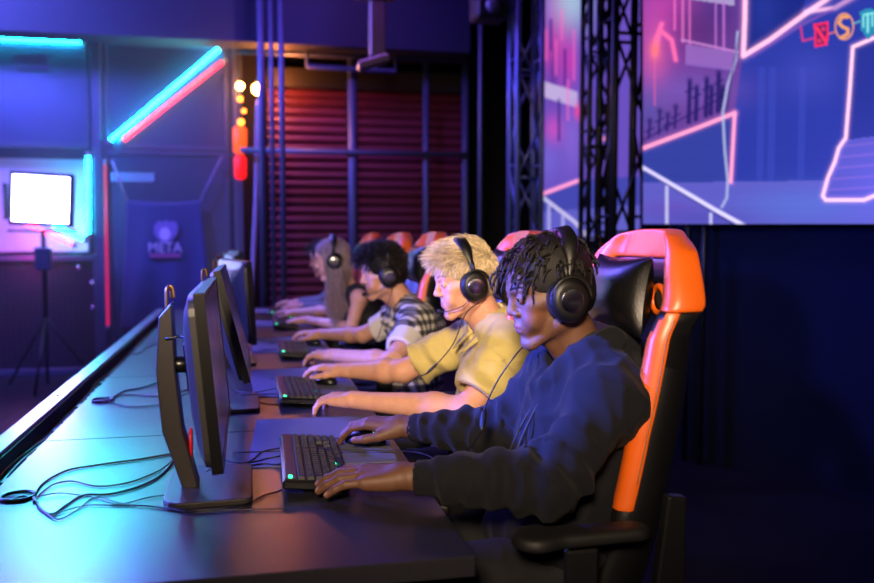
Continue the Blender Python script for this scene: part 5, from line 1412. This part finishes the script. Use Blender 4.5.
def draw_big(p):
    p.fill([(640, -200), (746, -200), (742, 60), (735, 113), (640, 150)], '#6a3f98'); P = p.P
    p.blob((665, 10), (30, 45), '#c040a8', .85); p.blob((700, 30), (30, 30), '#5a2a70', .8); p.blob((655, 60), (14, 40), '#e05aa0', .7); p.blob((690, 90), (50, 18), '#7a58b8', .7); p.blob((720, 10), (18, 22), '#4a2f80', .7); p.blob((650, 110), (20, 25), '#4a50a8', .7)
    p.fill([(683, -60), (735, -60), (735, 6), (683, -2)], '#b8a8d8', .8); p.line([(683, -2), (683, 42)], '#e070c0', 2); p.line([(690, -2), (690, 44)], '#e070c0', 1.5); p.line([(724, 2), (724, 50)], '#c070d0', 2); p.line([(716, 2), (716, 48)], '#c070d0', 1.5)
    p.line([(675, -10), (675, 30)], '#ff70c8', 1.5); p.line([(682, 40), (738, 52)], '#d088d8', 2, .9); p.fill([(686, 44), (736, 52), (735, 70), (686, 64)], '#a070c8', .7); p.line([(686, 64), (735, 70)], '#8a60c0', 2)
    p.line([(662, 24), (656, 40), (655, 55), (660, 30), (672, 40), (676, 60)], '#ff6aa0', 4, .75, 3); p.line([(655, 60), (655, 105)], '#e060a0', 1.5, .8); p.blob((655, 50), (5, 9), '#ff7a70', .9)
    p.line([(644, 140), (680, 120), (725, 96)], '#2a1f70', 2, .8)
    r = np.random.RandomState(3)
    for (x, t_) in ((660, 108), (668, 112), (676, 104), (690, 78), (697, 84), (707, 76), (712, 84), (719, 70), (723, 84), (650, 118)):
        b_ = 148-(x-643)*.38; p.line([(x, t_+6), (x-1, b_-8)], '#251a66', 4.6 if t_ < 90 else 2.6, .92); p.blob((x, t_+3), (2.6, 3.2), '#251a66', .95); p.line([(x-4, t_+14), (x+4, t_+10)], '#251a66', 2, .8)
    p.fill([(640, 150), (735, 113), (731, 183), (640, 183)], '#3440a0')
    p.fill([(640, 183), (1010, 178), (1010, 240), (640, 240)], '#5f5cc4'); p.blob((800, 205), (60, 18), '#5a74d8', .7); p.blob((670, 208), (30, 8), '#6a4cb8', .6); p.blob((700, 218), (50, 8), '#5048b0', .6)
    p.fill([(746, -200), (860, -200), (800, 20), (744, 55)], '#1c2a86'); p.blob((765, 10), (14, 30), '#2a3aa0', .6)
    for x in (762, 773, 803): p.line([(x, 70), (x-2, 178)], '#3c4cc0', 7, .45)
    p.blob((810, 75), (30, 25), '#4a50c0', .5)
    p.line([(735, 113), (731, 182)], '#ff9ac0', 3, 1, 3); p.line([(640, 149.5), (700, 127), (735, 113)], '#ff9ac0', 3.4, 1, 3)
    p.line([(747, -80), (745, 20), (743.5, 56), (770, 40), (808, 12), (826, 0), (900, -60)], '#ffb8d8', 4.4, 1, 4); p.line([(806, 12), (835, 8), (860, -6), (900, -30)], '#ffc0e0', 3.5, .7, 3); p.line([(752, 56), (800, 26), (874, -12)], '#8a58c0', 3, .6)
    p.fill([(853, 48), (1010, 0), (1010, 190), (874, 196), (826, 198), (838, 152), (846, 138)], '#2a3498'); p.fill([(847, 140), (1010, 118), (1010, 192), (866, 199), (826, 198), (838, 152)], '#5c58c8')
    for k in range(5): p.line([(846-k*4, 146+k*11), (1010, 130+k*12)], '#8a68d0', 2, .6)
    p.line([(1010, -15), (874, 38), (853, 47), (850, 90), (846, 138), (839, 148), (835, 162), (828, 178), (823, 196), (826, 200), (864, 200), (874, 196), (1010, 165)], '#ffc4dc', 3.2, 1, 3)
    p.line([(738, 32), (736, 60), (728, 85), (723, 112), (725, 150), (728, 180), (727, 198), (722, 207)], '#b8c0ec', 2.4, .85); p.line([(740, 34), (732, 74), (727, 110)], '#16205a', 2, .6)
    p.line([(640, 166), (664, 180), (690, 195), (712, 208), (745, 226)], '#d0c8f4', 4, 1, 2); p.line([(645, 171), (740, 228)], '#2c2c86', 2, .7); p.line([(667, 187), (667, 226)], '#c8c4f2', 3); p.line([(711, 214), (711, 226)], '#c8c4f2', 3)
    # three game marks joined by a line
    p.line([(801, 27), (803, 41), (815, 38)], '#e83a78', 1.6); p.line([(829, 34), (835, 32)], '#f07a70', 1.4); p.line([(853, 24), (861, 21)], '#70c0c8', 1.4)
    p.fill([(814, 24), (829, 21.5), (828, 45), (815, 47.5)], '#ff2a5c'); p.fill([(816.5, 26), (826.5, 24), (826, 43), (817, 45)], '#6a1c6c'); p.line([(817, 28), (826, 42)], '#ff3a60', 3.2); p.blob((823.5, 29), (2, 2), '#ff4a60', .9); p.blob((819.5, 41), (2, 2), '#ff4a60', .9)
    d = np.hypot((P[:, 0]-844.5), (P[:, 1]-26.5)/1.4); k = np.clip(1.2-np.abs(d-9), 0, 1)[:, None]; p.c = p.c*(1-k)+np.array(lin('#f0a070'))*k
    p.line([(848, 17), (842, 17), (839, 23), (843, 27), (848, 29), (848, 34), (841, 38)], '#f5a468', 3.2)
    p.fill([(860, 12), (868, 8), (877, 10), (877, 30), (869, 40), (861, 30)], '#2c8cb8'); p.line([(864, 15), (874, 13)], '#8ff0ec', 1.8); p.line([(868, 14), (868, 32)], '#8ff0ec', 2.2); p.line([(872.5, 14), (872.5, 26)], '#8ff0ec', 1.6); p.line([(863.5, 16), (863.5, 27)], '#8ff0ec', 1.6)
    m = ((P[:, 1] % 16) < .7)[:, None]; p.c = p.c*np.where(m, .93, 1.); return p
pL = on_y(643, 224, 4.64); th_ = rad(-24.6); dr = V(math.sin(th_), math.cos(th_), 0); nS = np.cross(V(0, 0, 1), dr); nS = nS if nS[0] < 0 else -nS
led_screen('led_screen', 'large wall screen at the right showing a neon-outlined building', pL, nS, (643.2, 1000), (-130, 223.4), 1.0, draw_big, 1.05)
def draw_small(p):
    P = p.P; p.c[:] = np.array(lin('#6a50c0')); p.blob((560, 20), (14, 60), '#b838b0', .9); p.blob((572, 0), (20, 30), '#a8c8e0', .85); p.blob((552, 50), (8, 20), '#e04ab0', .8); p.blob((568, 62), (8, 22), '#c83ab0', .8); p.blob((553, 70), (5, 30), '#4a2a90', .7)
    p.fill([(540, 80), (578, 92), (578, 108), (540, 96)], '#c8b4e4', .9); p.blob((578, 112), (4, 8), '#ff3a90', .95); p.blob((554, 130), (10, 14), '#d050c0', .85); p.blob((572, 140), (10, 30), '#8a68d8', .7); p.blob((548, 160), (12, 20), '#7868d8', .7)
    for (x, a, b) in ((546, 30, 60), (556, 40, 75), (562, 10, 40), (574, 30, 80), (568, 80, 120)): p.line([(x, a), (x, b)], '#ff6ac8', 1.6, .8)
    for (x, a, b) in ((551, 20, 50), (565, 50, 84), (559, 100, 140)): p.line([(x, a), (x, b)], '#3a2a8a', 3, .8)
    p.fill([(540, 196), (580, 180), (640, 176), (640, 260), (540, 260)], '#4448b0'); p.fill([(540, 212), (640, 205), (640, 260), (540, 260)], '#6260c8'); p.line([(540, 195), (580, 180)], '#ff9ac8', 3, 1, 2); p.line([(541, 196), (575, 222), (590, 240)], '#d0c8f4', 3.4); p.line([(549, 206), (549, 238)], '#b8b4f0', 2.4); p.line([(563, 216), (563, 242)], '#b8b4f0', 2.4)
    p.line([(597, 142), (610, 136)], '#ff9ac8', 3); return p
p2 = on_y(541, 235, 7.2); th2 = rad(-52); d2 = V(math.sin(th2), math.cos(th2), 0); n2 = np.cross(V(0, 0, 1), d2); n2 = n2 if n2[1] < 0 else -n2
led_screen('led_screen', 'narrow screen with pink shop fronts behind the trusses', p2, n2, (541, 640), (-130, 240), 1.0, draw_small, 1.0)
# black masking wall under and behind the large screen
t0 = pL-nS*.25; a = t0-dr*.02; b = t0-dr*4.4; mb = MB(); c = (a+b)/2; Lw = np.linalg.norm((a-b)[:2]); mb.box((0, 0, 0), (Lw, .06, 4.5)); o = mb.build('masking_panel', mat('masking_blue', '#0b1124', .9, spec=.08, var=.1, vscale=3), loc=(c[0], c[1], 2.25)); o.rotation_euler = (0, 0, math.atan2(dr[1], dr[0])); tag(o, 'tall dark panel behind and under the large screen', 'panel')
for k in range(3):
    pp = on_plane(672+k*16, 240, t0+nS*.12, nS); mb = MB(); mb.tube([(0, 0, 0), (0, 0, 2.2)], .018, 8); o = mb.build('screen_support', kt, loc=(pp[0], pp[1], 0)); tag(o, ('first', 'second', 'third')[k]+' black upright holding the large screen, counted from the wide truss', 'support', 'uprights under the large screen')

# ------------------------------------------------------------------ lights
def area(name, loc, tgt, e, size, col, sy=None, spread=None):
    l = bpy.data.lights.new(name, 'AREA'); l.energy = e; l.color = col; l.size = size
    if sy: l.shape = 'RECTANGLE'; l.size_y = sy
    if spread: l.spread = rad(spread)
    o = bpy.data.objects.new(name, l); C.objects.link(o); o.location = loc; o.rotation_euler = (Vector(tgt)-Vector(loc)).to_track_quat('-Z', 'Y').to_euler(); return o
def spot(name, loc, tgt, e, ang, col, r=.08, blend=.6):
    l = bpy.data.lights.new(name, 'SPOT'); l.energy = e; l.color = col; l.spot_size = rad(ang); l.spot_blend = blend; l.shadow_soft_size = r
    o = bpy.data.objects.new(name, l); C.objects.link(o); o.location = loc; o.rotation_euler = (Vector(tgt)-Vector(loc)).to_track_quat('-Z', 'Y').to_euler(); return o
def point(name, loc, e, col, r=.05):
    l = bpy.data.lights.new(name, 'POINT'); l.energy = e; l.color = col; l.shadow_soft_size = r; o = bpy.data.objects.new(name, l); C.objects.link(o); o.location = loc; return o
BL = (.16, .20, 1.)
area('blue_wash', (-2.7, 3.3, 1.80), (.7, 2.3, 1.1), 90, .2, (.12, .13, 1.), spread=75)
spot('rear_violet', (-2.0, 3.3, 2.3), (.45, 4.55, 1.1), 260, 24, (.34, .28, 1.), .08, .7)  # added spot without a fixture, brings lilac to the far players' hair
spot('cyan_spot', (-1.30, 6.8, 3.7), (-.52, 2.15, .75), 1150, 8.5, (.0, .85, .72), .12, 1.)
spot('hoodie_spot', (-2.2, 1.95, 2.35), (.60, 1.84, .92), 4200, 11, (.06, .12, 1.), .05, .5)  # extra spot added only to put blue on the hoodie's chest
area('violet_wash', (-1.6, 6.9, 3.9), (0, 2.6, .75), 260, .8, (.17, .13, 1.))
spot('magenta_spot', (-2.0, 4.6, 2.7), (.84, 1.9, 1.30), 420, 9, (1., .03, .62), .05)
area('warm_key', (-.5, -.9, 2.2), (.75, 2.75, 1.20), 15, .4, (1., .74, .50), spread=44)
area('wall_blue', (-2.6, 6.6, 3.6), (-1.4, 8.6, 1.9), 230, .6, (.15, .16, 1.))
area('wall_violet', (.6, 6.2, 3.9), (1.0, 8.6, 1.6), 40, .5, (.40, .14, 1.))
point('bulb_glow', tuple(X(275, 80, 8.3)), 40, (1., .25, .05), .06)
point('board_pink', tuple(X(25, 246, 8.4)), 10, (1., .05, .35), .1)
spot('panel_blue', (-1.2, .1, 2.3), (2.55, 3.75, 1.42), 420, 20, (.01, .12, 1.), .1, .9)  # added light, no lamp there: tints the masking panel blue below the screen
w = bpy.data.worlds.new('hall'); SC.world = w; w.use_nodes = True; w.node_tree.nodes['Background'].inputs[0].default_value = (.010, .012, .035, 1); w.node_tree.nodes['Background'].inputs[1].default_value = .25

# thin stage haze filling the hall
hz = bpy.data.materials.new('haze'); hz.use_nodes = True; nt = hz.node_tree; nt.nodes.remove(nt.nodes['Principled BSDF']); vs = nt.nodes.new('ShaderNodeVolumeScatter'); vs.inputs['Density'].default_value = .045; vs.inputs['Anisotropy'].default_value = .3
nt.links.new(vs.outputs[0], nt.nodes['Material Output'].inputs['Volume'])
mb = MB(); mb.box((-2.45, 7.85, 2.28), (4.7, 1.45, 4.5)); o = mb.build('haze', hz); tag(o, 'thin stage haze hanging in the left rear of the hall', 'haze', kind='stuff'); o.display_type = 'WIRE'
# ------------------------------------------------------------------ camera
cam = bpy.data.cameras.new('camera'); co = bpy.data.objects.new('camera', cam); C.objects.link(co); SC.camera = co
cam.sensor_width = 36; cam.lens = FPX/874*36; co.location = (0, 0, CAMZ); co.rotation_euler = (PI/2-PIT, 0, -YAW); cam.clip_start = .05
cam.dof.use_dof = True; cam.dof.focus_distance = 2.12; cam.dof.aperture_fstop = 2.2
SC.view_settings.view_transform = 'Standard'; SC.view_settings.look = 'None'; SC.view_settings.exposure = 0; SC.view_settings.gamma = 1; SC.view_settings.use_curve_mapping = False
